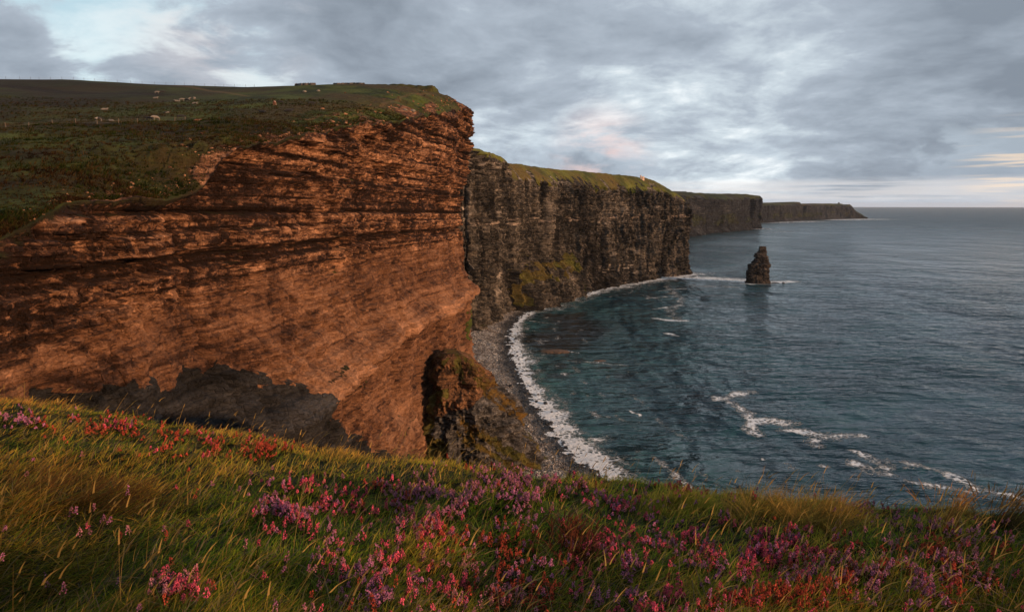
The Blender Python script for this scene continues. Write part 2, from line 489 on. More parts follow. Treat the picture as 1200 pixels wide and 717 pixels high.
    tn = tn - 1.0 * inter(f97, .20, 137, .3) * sm(.25, .5, vn2(YF / 24, H / 8, 138)) - 1.2 * inter(f39, .22, 139, .35) * sm(.3, .55, vn2(YF / 13, H / 4, 140)) - .9 * inter(f17, .25, 141, .4) * sm(.4, .6, vn2(YF / 8, H / 3, 142))  # dark interbeds, with the shade of bed cavities painted in
    tn = tn - 1.5 * np.exp(-(gj / .035) ** 2) * sm(.35, .6, vn2(YF / 17, H / 11, 135))  # crevice shade painted along the joint grooves
    tn = tn * (.40 + .75 * bedded) + (1 - up) * (.38 + .36 * fbm(YF / 22, H / 20, 126, 3) + .30 * (strata(diag, 2.6, 143, .15) - .5) + .5 * (strata(jh, 6.1, 146, .1) - .5) - .8 * sm(.2, .1, diag / 5.3 - np.floor(diag / 5.3)) * sm(.45, .65, vn2(YF / 11, H / 9, 144)))
    tn = tn + .55 * fbm(YF / 42, H / 15, 127, 3) - .55 * sm(230, 120, YF) * sm(-45, -15, H) - .2 * sm(150, 90, YF)  # left end of the wall toned down: painted vignette and shade
    # a ledge, its sunlit edge painted pale, that runs the length of the wall
    tn = tn + .9 * np.exp(-((hw + 53) / 2.2) ** 2)
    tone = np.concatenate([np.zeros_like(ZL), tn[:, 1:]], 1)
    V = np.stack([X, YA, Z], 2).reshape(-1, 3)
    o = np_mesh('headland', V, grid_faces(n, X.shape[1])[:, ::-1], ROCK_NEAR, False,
                dict(grass=grass.ravel(), turf_shade=turf_shade.ravel(), path=path.ravel(), low=low.ravel(), tone=tone.ravel(), calm=np.concatenate([np.zeros_like(ZL), (1 - up)[:, 1:]], 1).ravel()))
    tag(o, 'red sandstone cliff and its grassy hill rising on the near side of the bay', 'headland', kind='structure')
    return Y, Xr, rim, d, ZL


near_Y, near_Xr, near_rim, near_d, near_Z = near_headland()


def near_ground(X, Y):
    """height of the near headland's land at X, Y, read from its own grid"""
    X = np.asarray(X, float); Y = np.asarray(Y, float)
    edge = np.interp(Y, near_Y, near_Xr + np.interp(near_rim, prof_t[:, 0], prof_t[:, 1]))
    fi = np.interp(Y, near_Y, np.arange(len(near_Y)))
    dd = near_d[::-1]
    fj = len(dd) - 1 - np.interp(np.clip(edge - X, dd[0], dd[-1]), dd, np.arange(len(dd)))
    i = np.clip(fi.astype(int), 0, len(near_Y) - 2); j = np.clip(fj.astype(int), 0, len(near_d) - 2)
    a, b = fi - i, fj - j
    return (near_Z[i, j] * (1 - a) * (1 - b) + near_Z[i + 1, j] * a * (1 - b) + near_Z[i, j + 1] * (1 - a) * b + near_Z[i + 1, j + 1] * a * b)


# ------------------------------------------------------------------ generic cliff wall along a plan polyline
def smooth_poly(P, n):
    P = np.asarray(P, float)
    L = np.concatenate([[0], np.cumsum(np.linalg.norm(np.diff(P[:, :2], axis=0), axis=1))])
    s = np.linspace(0, L[-1], n)
    Q = np.stack([np.interp(s, L, P[:, k]) for k in range(P.shape[1])], 1)
    return Q, s, L


def cliff(name, P, n, rows, mat, inland, plateau, slope_w, amp, seed, label, green_low=None, tipfall=None, undul=14, base_out=10, grass_top=.75, unit=1.0, clefts=()):
    """P: rows of x, y, rim height, base height, width of the grassy shoulder"""
    Q, s, L = smooth_poly(P, n)
    ker = np.ones(7) / 7
    ker = ker if unit < 2 else np.ones(3) / 3
    for k in range(5):
        Q[:, k] = np.convolve(np.pad(Q[:, k], len(ker) // 2, mode='edge'), ker, 'valid')
    dx, dy = np.gradient(Q[:, 0]), np.gradient(Q[:, 1])
    ln = np.hypot(dx, dy); N = np.stack([dy / ln, -dx / ln], 1)      # to the right of the walking direction
    rim = Q[:, 2] + unit * 1.6 * fbm(s / (18 * unit), s * 0, seed, 4)
    base = Q[:, 3]; sw = Q[:, 4]
    d = np.geomspace(plateau, .5, 60)
    inl = np.asarray(inland, float)
    XL = Q[:, 0, None] - sw[:, None] * N[:, 0, None] + inl[0] * d[None]
    YL = Q[:, 1, None] - sw[:, None] * N[:, 1, None] + inl[1] * d[None]
    ZL = rim[:, None] - .03 * d[None] * (1 - np.exp(-d[None] / 60)) + unit * .8 * fbm(XL / 30 / unit, YL / 30 / unit, seed + 2, 3)
    T = np.linspace(0, 1, rows)
    S = np.repeat(s[:, None], rows, 1)
    # height profile: a grassy shoulder, then the wall
    fs = np.clip(sw / (rim - base), .02, .5)
    H = rim[:, None] + (base - rim)[:, None] * T[None]
    q = T[None] / fs[:, None]
    out = -sw[:, None] * np.clip(1 - q, 0, 1) ** 1.35
    out = out + base_out * unit * sm(.82, 1.05, T)[None] * (.5 + vn2(S / 30 / unit, S * 0, seed + 4))
    hw = H + unit * 2.0 * fbm(S / 60 / unit, H / 80 / unit, seed + 5, 2)
    wall = sm(.85, 1.25, q)
    big = undul * fbm(S / 95 / unit, H / 300 / unit, seed + 6, 2) + .55 * undul * fbm(S / 34 / unit, H / 190 / unit, seed + 7, 3)
    g = np.abs(fbm(S / 30 / unit + .25 * fbm(H / 50 / unit, S / 60 / unit, seed + 8, 2), H / 260 / unit, seed + 9, 2))
    gul = -13.0 * unit * np.exp(-(g / .06) ** 2) * sm(-.35, .2, fbm(S / 40 / unit, H / 90 / unit, seed + 10, 2))
    st = 2.6 * (strata(hw / unit, 11, seed + 11, .15) - .5) + 1.9 * (strata(hw / unit, 4.3, seed + 12, .2) - .5) + .9 * (strata(hw / unit, 1.9, seed + 13, .3) - .5)
    bl = 2.6 * (bricks(S / unit, hw / unit, 9, 17, seed + 14) - .5) + 2.2 * (bricks(S / unit, hw / unit, 4.2, 7, seed + 15) - .5) + 1.2 * (bricks(S / unit, hw / unit, 2, 2.2, seed + 16) - .5)
    pil = 4.0 * fbm(S / 7 / unit, H / 60 / unit, seed + 17, 3)
    fi = 1.2 * fbm(S / 6 / unit, H / 5 / unit, seed + 18, 4, .6)
    cleft = np.zeros_like(S)
    uq = project(Q[:, 0], Q[:, 1], np.full(n, -60.0))[0]
    for (cu_, cw_, cd_, t0_, t1_) in clefts:
        s0_ = np.interp(cu_, uq[:int(n * .72)], s[:int(n * .72)])
        cc_ = np.exp(-((S - s0_ - 5 * fbm(H / 30, S * 0, int(cu_), 2)) / cw_) ** 2) * sm(t0_ - .06, t0_ + .04, T)[None] * sm(t1_ + .06, t1_ - .06, T)[None]
        gul = gul - cd_ * cc_; cleft = np.maximum(cleft, cc_ * (cd_ > 0))
    pil = pil * (.45 + .9 * vn2(S / 55 / unit, H / 200, seed + 36)) + 2.2 * fbm(S / 2.8 / unit, H / 40 / unit, seed + 27, 3) + 2.0 * (vn2(S / 5.5 / unit + .2 * fbm(H / 20 / unit, S / 30 / unit, seed + 28, 2), H / 120 / unit, seed + 29) > .55)
    st = st * (.35 + .6 * vn2(S / 40 / unit, H / 30 / unit, seed + 26))
    disp = (st + bl + pil + fi) * unit * amp * wall + big * (.25 + .75 * sm(.1, 1, q)) + gul * wall + (1 - wall) * unit * 1.5 * fbm(S / 12 / unit, H / 9 / unit, seed + 19, 4)
    disp = disp * sm(0, .4, q)
    o2 = out + disp
    if green_low is not None:
        s0, s1, top, reach = green_low
        s0, s1 = (float(np.interp(z_, uq[:int(n * .72)], s[:int(n * .72)])) for z_ in (s0, s1))
        lump = sm(s0, s0 + 25, S) * sm(s1, s1 - 25, S)
        mass = np.clip((top + 12 * fbm(S / 16, H * 0, seed + 31, 3) - H) / 40, 0, 1) * lump
        o2 = o2 + mass * reach * (.7 + .5 * vn2(S / 13, H * 0, seed + 32))
    XF = Q[:, 0, None] + N[:, 0, None] * o2; YF = Q[:, 1, None] + N[:, 1, None] * o2
    X = np.concatenate([XL, XF], 1); Y = np.concatenate([YL, YF], 1); Z = np.concatenate([ZL, H], 1)
    grad = np.gradient(o2, axis=1) / np.maximum(-np.gradient(H, axis=1), 1e-3)
    gf = grass_top * sm(1.5, .5, q + .55 * fbm(S / 5 / unit, H / 40 / unit, seed + 34, 4) + .9 * fbm(S / 16 / unit, H / 14 / unit, seed + 21, 3)) + .0
    gf = np.maximum(gf, .52 * sm(.8, 2.0, grad) * sm(.0, .35, fbm(S / 50 / unit, H / 40 / unit, seed + 22, 3)))
    if green_low is not None:
        gf = np.maximum(gf, .95 * sm(.05, .3, mass) * sm(1.0, .7, mass) * sm(-.4, .05, fbm(S / 9, H / 14, seed + 33, 3)))
    if unit > 2:
        gf = np.maximum(gf, .55 * sm(.40, .55, T)[None] * sm(.92, .75, T)[None] * sm(-.25, .25, fbm(S / 150, H / 60, seed + 35, 3)))
    grass = np.concatenate([np.ones_like(ZL), gf], 1)
    zer = np.zeros(grass.size)
    tn = 1.0 * fbm(S / 7 / unit, H / 55 / unit, seed + 44, 3) - 1.7 * np.exp(-(g / .07) ** 2) * sm(-.35, .2, fbm(S / 40 / unit, H / 90 / unit, seed + 10, 2)) - 1.1 * cleft + .8 * fbm(S / 70 / unit, H / 60 / unit, seed + 46, 2) + .7 * (bricks(S / unit, hw / unit, 1.8, 1.3, seed + 45) > .86) * (vn2(S / 30 / unit, H / 25 / unit, seed + 47) > .5) + .45 * (strata(hw / unit, 11, seed + 11, .15) - .5) + .8 * (bricks(S / unit, hw / unit, 6, 9, seed + 41) - .5) + .8 * (bricks(S / unit, hw / unit, 2.6, 3.4, seed + 42) - .5) + .9 * fbm(S / 40 / unit, H / 30 / unit, seed + 43, 3)  # shade in gullies and clefts is painted in as dark tone
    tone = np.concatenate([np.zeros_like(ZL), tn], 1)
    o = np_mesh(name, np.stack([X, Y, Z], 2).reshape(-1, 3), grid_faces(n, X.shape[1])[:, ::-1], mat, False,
                dict(grass=grass.ravel(), turf_shade=zer, path=zer, low=zer, tone=tone.ravel()))
    tag(o, label, 'cliff', kind='structure')
    return o


def sp(u, v, h=SEA):
    x, y = at_height(u, v, h)
    return float(x), float(y)


b1, b2, b3, b4, b5, b6 = sp(552, 386, -136), sp(600, 361, -138), sp(660, 346), sp(715, 335), sp(765, 327), sp(806, 321)
cliff('cliff_face', [(-150, 640, 62, -138, 4), (-75, 715, 62, -138, 4), (b1[0], b1[1], 62, -138, 5), (b1[0] * .5, b1[1] + 65, 61, -138, 7), (b2[0] - 4, b2[1] - 7, 61, -140, 9), (b2[0], b2[1], 56, -140, 22), (b3[0], b3[1], 56, -144, 24),
                     (b4[0], b4[1], 55, -144, 26), (b5[0], b5[1], 51, -144, 24), (b5[0] + 22, b5[1] + 22, 46, -144, 22), (b6[0] - 16, b6[1] - 18, 22, -144, 18), (b6[0], b6[1], -16, -144, 8), (b6[0] - 6, b6[1] + 28, -18, -144, 10),
                     (b6[0] - 45, b6[1] + 60, 40, -144, 20), (b6[0] - 180, b6[1] + 130, 50, -144, 20)],
      900, 420, ROCK_MID, (-.84, .54), 260, 34, 1.7, 200, 'dark flagstone cliff with a grassy top across the bay', green_low=(596, 674, -72, 30), clefts=[(597, 7, 9, .25, 1), (625, 5, 10, .3, .9), (648, 5.5, 17, .12, .85), (668, 4, 8, .3, 1), (689, 5, 15, .3, .8), (705, 5, 9, .5, 1), (716, 7, -9, .72, 1.1), (738, 6, 12, .4, 1.1), (760, 4.5, 9, .2, .8), (782, 6, 12, .55, 1.1), (640, 14, -8, .35, 1.1), (750, 13, -7, .3, 1.1)])

f1, f2, f3 = sp(760, 283), sp(893, 268), sp(820, 274)
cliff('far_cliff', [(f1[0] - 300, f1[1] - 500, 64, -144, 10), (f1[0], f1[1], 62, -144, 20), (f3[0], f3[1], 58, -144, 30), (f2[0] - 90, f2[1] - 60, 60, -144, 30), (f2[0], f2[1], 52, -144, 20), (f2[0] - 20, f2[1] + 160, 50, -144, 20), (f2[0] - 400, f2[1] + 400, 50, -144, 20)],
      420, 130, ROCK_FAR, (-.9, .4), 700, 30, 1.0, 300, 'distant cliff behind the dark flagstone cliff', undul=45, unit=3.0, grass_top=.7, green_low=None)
g0, g1, g2, g3, g4 = sp(880, 261.5), sp(940, 258.5), sp(985, 256.8), sp(1006, 256.3), sp(1016, 256.3)
gpt = lambda u_, z_, w_=20: (*sp(u_, np.interp(u_, [880, 940, 985, 1006, 1016], [261.5, 258.5, 256.8, 256.3, 256.3])), z_, -144, w_)
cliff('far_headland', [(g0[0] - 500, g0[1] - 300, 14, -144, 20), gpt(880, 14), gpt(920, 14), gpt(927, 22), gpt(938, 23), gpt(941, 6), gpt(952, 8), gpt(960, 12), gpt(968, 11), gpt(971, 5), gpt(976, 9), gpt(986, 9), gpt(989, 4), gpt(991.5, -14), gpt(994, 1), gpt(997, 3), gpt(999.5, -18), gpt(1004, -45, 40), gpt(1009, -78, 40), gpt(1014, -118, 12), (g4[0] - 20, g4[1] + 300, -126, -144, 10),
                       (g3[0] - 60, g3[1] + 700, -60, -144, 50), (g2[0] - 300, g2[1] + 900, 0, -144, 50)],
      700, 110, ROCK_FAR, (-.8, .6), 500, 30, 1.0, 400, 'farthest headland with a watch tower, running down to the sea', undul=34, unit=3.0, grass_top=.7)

# ------------------------------------------------------------------ lumpy rock forms
def lathe_rock(name, loc, prof, n, rows, mat, seed, amp=1.0, squash=(1, 1), rot=0, lean=(0, 0), bed=1.0, attrs=True, parent=None, low=0.0, grassf=None, p=2.6):
    """prof: rows of height, radius-left, radius-right (distances from the axis along x before rotation), radius in depth"""
    prof = np.asarray(prof, float)
    hh = np.linspace(prof[0, 0], prof[-1, 0], rows)
    a = np.linspace(0, 2 * np.pi, n, endpoint=False)
    A, H = np.meshgrid(a, hh, indexing='ij')
    rl, rr, rd = (np.interp(H, prof[:, 0], prof[:, k]) for k in (1, 2, 3))
    ca, sa = np.cos(A), np.sin(A)
    rx = np.where(ca > 0, rr, rl)
    k = (np.abs(ca) ** p + np.abs(sa) ** p) ** (-1 / p)
    q = A / (2 * np.pi)
    per = lambda f, s_, o: f(np.cos(A) * s_ + o, np.sin(A) * s_ + H / o)
    size = float(prof[:, 1:].max())
    x0, y0 = ca * k * rx + seed, sa * k * rd
    d = .20 * size * fbm3(x0 / size * 1.6, y0 / size * 1.6, H / size * 1.1, seed, 3)
    d = d + .16 * size * fbm3(x0 / size * 4.2, y0 / size * 4.2, H / size * 3.2, seed + 7, 4, .55, True)
    hb_ = H + 1.2 * bed * fbm3(x0 / 9 / bed, y0 / 9 / bed, H / 9 / bed, seed + 8, 2)
    d = d + amp * (1.6 * (strata(hb_, 4.2 * bed, seed + 1, .12) - .5) + 1.0 * (strata(hb_, 1.7 * bed, seed + 2, .2) - .5))
    d = d + amp * 1.1 * (hsh(np.floor(x0 / 3.1 / bed + .4 * hb_), np.floor(y0 / 3.1 / bed), np.floor(hb_ / 2.6 / bed), seed + 3) - .5) + amp * .9 * fbm3(x0 / 2 / bed, y0 / 2 / bed, H / 2 / bed, seed + 4, 4)
    d = d * np.clip(np.minimum(np.abs(rl + rr) * .5, rd) / (size * .25), 0, 1)
    X = ca * k * rx + d * ca; Y = sa * k * rd + d * sa
    hn = (H - hh[0]) / (hh[-1] - hh[0])
    X = X + lean[0] * hn; Y = Y + lean[1] * hn
    cr, sr = math.cos(rot), math.sin(rot)
    V = np.stack([X * cr - Y * sr, X * sr + Y * cr, H], 2).reshape(-1, 3)
    i = np.arange(n)[:, None] * rows + np.arange(rows - 1)[None]
    j = ((np.arange(n) + 1) % n)[:, None] * rows + np.arange(rows - 1)[None]
    Fq = np.stack([i, j, j + 1, i + 1], 2).reshape(-1, 4)
    top = V.reshape(n, rows, 3)[:, -1].mean(0); V = np.concatenate([V, top[None]])
    tp = np.stack([np.arange(n) * rows + rows - 1, ((np.arange(n) + 1) % n) * rows + rows - 1, np.full(n, len(V) - 1)], 1)
    g = np.zeros(len(V)) if grassf is None else np.append(grassf(A, H).ravel(), 1)
    z = np.zeros(len(V))
    return np_mesh(name, V, [Fq, tp], mat, False, dict(grass=g, turf_shade=z, path=z, low=z + low, tone=np.append((.9 * fbm(A * size / 7 / bed, H / 4 / bed, seed + 9, 3) + .8 * (bricks(A * size, H, 4 * bed, 2.5 * bed, seed + 10) - .5)).ravel(), 0)), parent=parent, loc=loc)


ROCK_STACK = rock_material('stack_stone', (.017, .015, .015), (.038, .032, .028), (.078, .062, .050), (.012, .011, .012), fine=.7, beds=.7, white=.3)
sx, sy = sp(888, 331.5)
px = sy / F / CP            # metres per photo pixel there
stk = lathe_rock('sea_stack', (sx, sy, SEA - 2), [(0, 13.5 * px, 12.5 * px, 13), (3, 12.8 * px, 11.8 * px, 14), (8, 11.8 * px, 11 * px, 13), (16, 11.6 * px, 11.4 * px, 13), (28, 11.3 * px, 11.4 * px, 12), (36, 10.2 * px, 11.2 * px, 10), (37.5, 8.0 * px, 11 * px, 9),
                                            (43, 6.5 * px, 9.5 * px, 8), (45, 5.0 * px, 8.6 * px, 7), (56, 4.4 * px, 7.8 * px, 6), (57.5, 1.4 * px, 7.6 * px, 5), (63, .2 * px, 7.4 * px, 4), (64.5, -2.6 * px, 7.2 * px, 2.6), (69, -3.6 * px, 7.0 * px, 2.0)],
                 160, 120, ROCK_STACK, 500, amp=1.3, bed=1.3)
tag(stk, 'tall dark sea stack with a pointed top standing alone in the water', 'sea stack')
WET = simple('wet_black_rock', (.014, .013, .013), .45, .5, .6, .5)
KELP = simple('kelp', (.10, .050, .020), .6, .5, .4, .4)


def low_rock(name, u, v, wu, dep, h, mat, seed, label, cat, rot=0.0):
    x, y = sp(u, v)
    w = wu * y / F
    o = lathe_rock(name, (x, y, SEA - 1.2), [(0, w * .55, w * .55, dep * .55), (1.2, w * .5, w * .5, dep * .5), (1.2 + h * .5, w * .36, w * .33, dep * .33), (1.2 + h, w * .14, w * .12, dep * .1)], 60, 14, mat, seed, amp=.5 * min(1, h), bed=.5, rot=rot)
    tag(o, label, cat)
    return o


low_rock('skerry', 875, 330.3, 9, 5, 1.6, WET, 510, 'flat black rock awash beside the left foot of the sea stack', 'rock')
low_rock('skerry', 908, 331.5, 11, 5, 1.7, WET, 511, 'flat black rock awash beside the right foot of the sea stack', 'rock')
low_rock('skerry', 918, 332, 3, 3, 2.4, WET, 512, 'small pointed black rock in the foam to the right of the sea stack', 'rock')
low_rock('kelp_reef', 650, 411.5, 34, 16, 1.3, KELP, 513, 'low orange brown kelp reef showing in the dark water off the beach', 'reef')
low_rock('kelp_reef', 703, 423, 16, 6, .9, KELP, 514, 'small brown reef awash with white foam farther out in the bay', 'reef')

# buttress at the foot of the near wall
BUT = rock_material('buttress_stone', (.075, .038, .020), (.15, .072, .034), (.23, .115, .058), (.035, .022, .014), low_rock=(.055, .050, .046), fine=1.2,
                    green=((.040, .040, .010), (.085, .072, .016), (.12, .066, .016)))
YB = 345.0


def bx(u, v): return at_depth(u, v, YB)


cx0, _, ctop = bx(538, 413)
hs = [540, 520, 500, 480, 460, 440, 425, 416, 411]
lefts = [494, 498, 501, 504, 509, 512, 514, 517, 523]
rights = [622, 614, 606, 597, 583, 566, 554, 545, 535]
prof = [(SEA - ctop, 40, 50, 40)]
for v_, a_, b_ in zip(hs, lefts, rights):
    xa, _, z_ = bx(a_, v_); xb = bx(b_, v_)[0]
    prof.append((z_ - ctop, cx0 - xa, xb - cx0, 5 + (xb - xa) * .26))
prof[0] = (SEA - 2 - ctop, prof[1][1] + 4, prof[1][2] + 8, 24)
but = lathe_rock('rock_buttress', (cx0, YB, ctop), prof, 360, 300, BUT, 520, amp=.75, bed=.9, rot=R(14), p=5.0,
                 grassf=lambda A, H: (.53 + .10 * sm(-20, -50, H)) * sm(-.45, .2, fbm(3 * np.cos(A) + H / 14, 3 * np.sin(A) + H / 23, 521, 3)) + .0 * H)
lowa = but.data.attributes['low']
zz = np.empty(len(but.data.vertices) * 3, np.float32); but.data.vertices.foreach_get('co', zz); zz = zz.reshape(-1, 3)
lv = np.clip(.5 + (-24 - zz[:, 2] - .35 * (zz[:, 0]) * -1 + 5 * fbm(zz[:, 0] / 9, zz[:, 2] / 9, 522, 3)) / 9, -1, 2)  # grey foot of the buttress, its shade painted into the colour
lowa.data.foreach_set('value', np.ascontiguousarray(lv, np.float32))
tag(but, 'rock buttress at the foot of the red cliff, orange at its top and grey below', 'rock buttress')

# ------------------------------------------------------------------ shoreline, beach, sea
shore_px = [(735, 585), (708, 560), (686, 542), (662, 519), (643, 498), (626, 470), (613, 447), (604, 428), (598, 408), (598, 392), (603, 378), (618, 366), (640, 357), (668, 349), (700, 341), (718, 334), (740, 327)]
shore = np.array([sp(u, v) for u, v in shore_px])
land_side = np.array([sp(640, 590), sp(640, 580), sp(600, 560), sp(560, 540), sp(540, 520), sp(525, 480), sp(520, 450), sp(515, 425), sp(520, 405), sp(535, 390), sp(545, 378), sp(560, 367), sp(600, 357), sp(640, 347), sp(680, 338), sp(705, 331), sp(735, 324)])


def beach():
    n, m = 900, 150
    Q, s, L = smooth_poly(np.concatenate([shore, land_side], 1), n)
    ker = np.ones(31) / 31
    for k in range(4):
        Q[:, k] = np.convolve(np.pad(Q[:, k], 15, mode='edge'), ker, 'valid')
    t = np.linspace(-.35, 1, m)
    S = np.repeat(s[:, None], m, 1); Tm = np.repeat(t[None], n, 0)
    X = Q[:, 0, None] + (Q[:, 2] - Q[:, 0])[:, None] * Tm
    Y = Q[:, 1, None] + (Q[:, 3] - Q[:, 1])[:, None] * Tm
    W = np.hypot(Q[:, 2] - Q[:, 0], Q[:, 3] - Q[:, 1])[:, None]
    dist = Tm * W
    Z = SEA + .12 * dist + .8 * fbm(X / 9, Y / 9, 601, 4) + .9 * (vn2(X / 2.6, Y / 2.6, 602) - .5) + .5 * (vn2(X / 1.2, Y / 1.2, 603) - .5)
    Z = np.where(Tm < 0, np.minimum(Z, SEA + .18 * dist + .9 * fbm(X / 5, Y / 5, 605, 3) - .1), Z)
    wet = sm(20, 6, dist + 7 * fbm(X / 12, Y / 12, 604, 3))
    m_, tt, b = material('beach_cobbles')
    P = tt.pos()
    cell = tt.voro(P, .75, out=1); cs = tt.sep(cell)
    edge = tt.voro(P, .75, feature='DISTANCE_TO_EDGE')
    col = tt.ramp(cs[0], [(0, (.11, .10, .09)), (.4, (.32, .28, .245)), (.75, (.52, .47, .42)), (1, (.66, .62, .57))])
    col = tt.mix(tt.math('MULTIPLY', tt.rng(tt.noise(P, .06, 4), .45, .65), .5), col, (.11, .062, .035))
    col = tt.mix(tt.rng(edge, .16, .0), col, (.016, .014, .012))
    w = tt.attr('wet')
    wetc = tt.mix(tt.rng(cs[1], .7, 1), (.014, .013, .012), (.035, .03, .024))
    col = tt.mix(w, col, wetc)
    tt.put(b.inputs['Base Color'], col)
    tt.put(b.inputs['Roughness'], tt.rng(w, 0, 1, .9, .4))
    tt.put(b.inputs['Normal'], tt.bump(tt.rng(edge, 0, .3), 1.0, .8))
    o = np_mesh('beach', np.stack([X, Y, Z], 2).reshape(-1, 3), grid_faces(n, m), m_, True, dict(wet=wet.ravel()))
    tag(o, kind='structure')
    # a few thousand stones lying on it
    k = 5200
    a = rng.integers(0, n, k); bI = (rng.beta(1.2, 1.6, k) * (m - 40) + 20).astype(int)
    cen = np.stack([X[a, bI], Y[a, bI], Z[a, bI]], 1) + rng.normal(0, .3, (k, 3)) * (1, 1, .2)
    V, Fs = stones(cen, .45 + .9 * rng.random(k) ** 3)
    o = np_mesh('beach_stones', V, Fs, m_, False, dict(wet=np.repeat(wet[a, bI], 12)))
    tag(o, 'loose grey stones strewn over the beach below the cliffs', 'stones', kind='stuff')
    return Q


ico_v = None


def ico():
    g = (1 + 5 ** .5) / 2
    v = np.array([(-1, g, 0), (1, g, 0), (-1, -g, 0), (1, -g, 0), (0, -1, g), (0, 1, g), (0, -1, -g), (0, 1, -g), (g, 0, -1), (g, 0, 1), (-g, 0, -1), (-g, 0, 1)], float)
    v /= np.linalg.norm(v[0])
    f = np.array([(0, 11, 5), (0, 5, 1), (0, 1, 7), (0, 7, 10), (0, 10, 11), (1, 5, 9), (5, 11, 4), (11, 10, 2), (10, 7, 6), (7, 1, 8), (3, 9, 4), (3, 4, 2), (3, 2, 6), (3, 6, 8), (3, 8, 9), (4, 9, 5), (2, 4, 11), (6, 2, 10), (8, 6, 7), (9, 8, 1)])
    return v, f


def stones(cen, size):
    v, f = ico()
    k = len(cen)
    sc = size[:, None, None] * (.7 + .6 * rng.random((k, 1, 3))) * np.array([1, 1, .65]) * (.8 + .4 * rng.random((k, 12, 1)))
    V = (v[None] * sc + cen[:, None]).reshape(-1, 3)
    Fs = (f[None] + (np.arange(k) * 12)[:, None, None]).reshape(-1, 3)
    return V, Fs


shoreQ = beach()


def boulder_mesh(seed, r):
    import bmesh
    bm = bmesh.new(); bmesh.ops.create_icosphere(bm, subdivisions=3, radius=1)
    co = np.array([v.co[:] for v in bm.verts])
    k = 1 + .28 * fbm(co[:, 0] * 1.3 + seed, co[:, 1] * 1.3 + co[:, 2] * 1.7, seed, 4)
    q = .16 * (cells(co[:, 0] * 1.6 + seed, co[:, 1] * 1.6 + np.floor(co[:, 2] * 2) * 3, seed + 3) - .5)
    for v, c, kk in zip(bm.verts, co, k + q):
        v.co = Vector((c[0] * kk, c[1] * kk * .85, c[2] * kk * .62)) * r
    me = bpy.data.meshes.new('shore_boulder'); bm.to_mesh(me); bm.free()
    for p in me.polygons: p.use_smooth = False
    me.materials.append(WET)
    return me


def shore_boulders():
    protos = [boulder_mesh(700 + k, 1.0) for k in range(6)]
    for k in range(90):
        i = int(rng.integers(120, 760))
        off = rng.normal(1.5, 4.5)
        q = shoreQ[i]; dv = np.array([q[2] - q[0], q[3] - q[1]]); dv /= np.linalg.norm(dv)
        x, y = q[0] - dv[0] * off, q[1] - dv[1] * off
        o = bpy.data.objects.new('shore_boulder', protos[k % 6]); C.objects.link(o)
        s_ = .8 + 1.7 * random.random() ** 2.2
        o.scale = (s_, s_, s_ * 1.1); o.rotation_euler = (random.uniform(-.3, .3), random.uniform(-.3, .3), random.uniform(0, 6.3))
        o.location = (x, y, SEA + .12 * max(-off, 0) + .15)
        tag(o, 'dark wet boulder lying in the white surf along the beach', 'boulder', 'dark boulders along the surf line')


shore_boulders()
STREAM_PX = [
    # foam lines: list of pixel points, half width in metres, strength
    ([(845, 468), (862, 463), (884, 461)], 5, 1.05), ([(862, 474), (876, 482), (884, 490), (878, 504), (882, 508)], 5, .9), ([(884, 494), (905, 492), (930, 498)], 5, 1.0),
    ([(922, 505), (945, 507), (975, 512), (1008, 510)], 5.5, 1.1), ([(955, 512), (962, 521)], 4, .9), ([(998, 529), (1020, 538), (1042, 546)], 4.5, .85), ([(1000, 543), (1022, 549), (1040, 556)], 5.5, .9),
    ([(1040, 537), (1065, 549)], 3, .6), ([(1060, 542), (1090, 549), (1112, 556), (1125, 562)], 4, .7), ([(1070, 566), (1110, 570), (1140, 575)], 3, .75), ([(1115, 558), (1150, 570), (1185, 580), (1215, 590)], 4.5, .9), ([(960, 545), (970, 547)], 2.5, .8),
    ([(925, 545), (930, 550)], 2, .5), ([(740, 480), (752, 486)], 1.5, 1.0), ([(900, 536), (903, 541)], 1.5, .6),
    ([(780, 335), (800, 352), (785, 365), (795, 375)], 7, .55), ([(765, 373), (805, 376)], 4.5, 1.1), ([(770, 362), (800, 358)], 4, .85), ([(760, 350), (790, 347)], 5, .8), ([(772, 341), (802, 338)], 5, .75), ([(780, 391), (792, 393)], 3.5, 1.0), ([(795, 401), (810, 404)], 1.6, .6), ([(750, 345), (775, 352)], 3, .5),
    ([(668, 423), (700, 425), (730, 427)], 2.2, .7), ([(745, 425), (775, 427)], 2, .6), ([(731, 435), (742, 436)], 1.5, .7), ([(688, 462), (690, 466)], 2.5, .5), ([(665, 411), (678, 413)], 1.5, .8), ([(655, 430), (662, 431)], 2, .6),
    ([(700, 470), (680, 480), (720, 490)], 3, .35), ([(621, 376), (650, 379)], 2, .9), ([(625, 398), (642, 400)], 1.8, .9), ([(618, 410), (640, 415)], 1.8, .5),
    # around the stack and the point of the mid cliff
    ([(812, 326), (840, 327), (872, 329)], 36, 1.15), ([(755, 323.5), (790, 325), (830, 326)], 32, 1.1), ([(720, 331), (740, 326), (760, 324)], 26, 1.15), ([(880, 332), (900, 331), (925, 330)], 18, 1.15), ([(812, 335), (860, 336)], 14, .55), ([(868, 345), (900, 346)], 8, .25),
    # along the far cliffs
    ([(795, 271), (818, 269), (850, 268.2)], 120, 1.2), ([(845, 268.4), (893, 268.2)], 80, 1.05), ([(803, 272.5), (860, 270.5)], 8, .5), ([(905, 261), (950, 259.5)], 150, .95), ([(975, 257.6), (1000, 257), (1021, 257)], 230, 1.15), ([(903, 271.8), (925, 271.6)], 50, .7),
]


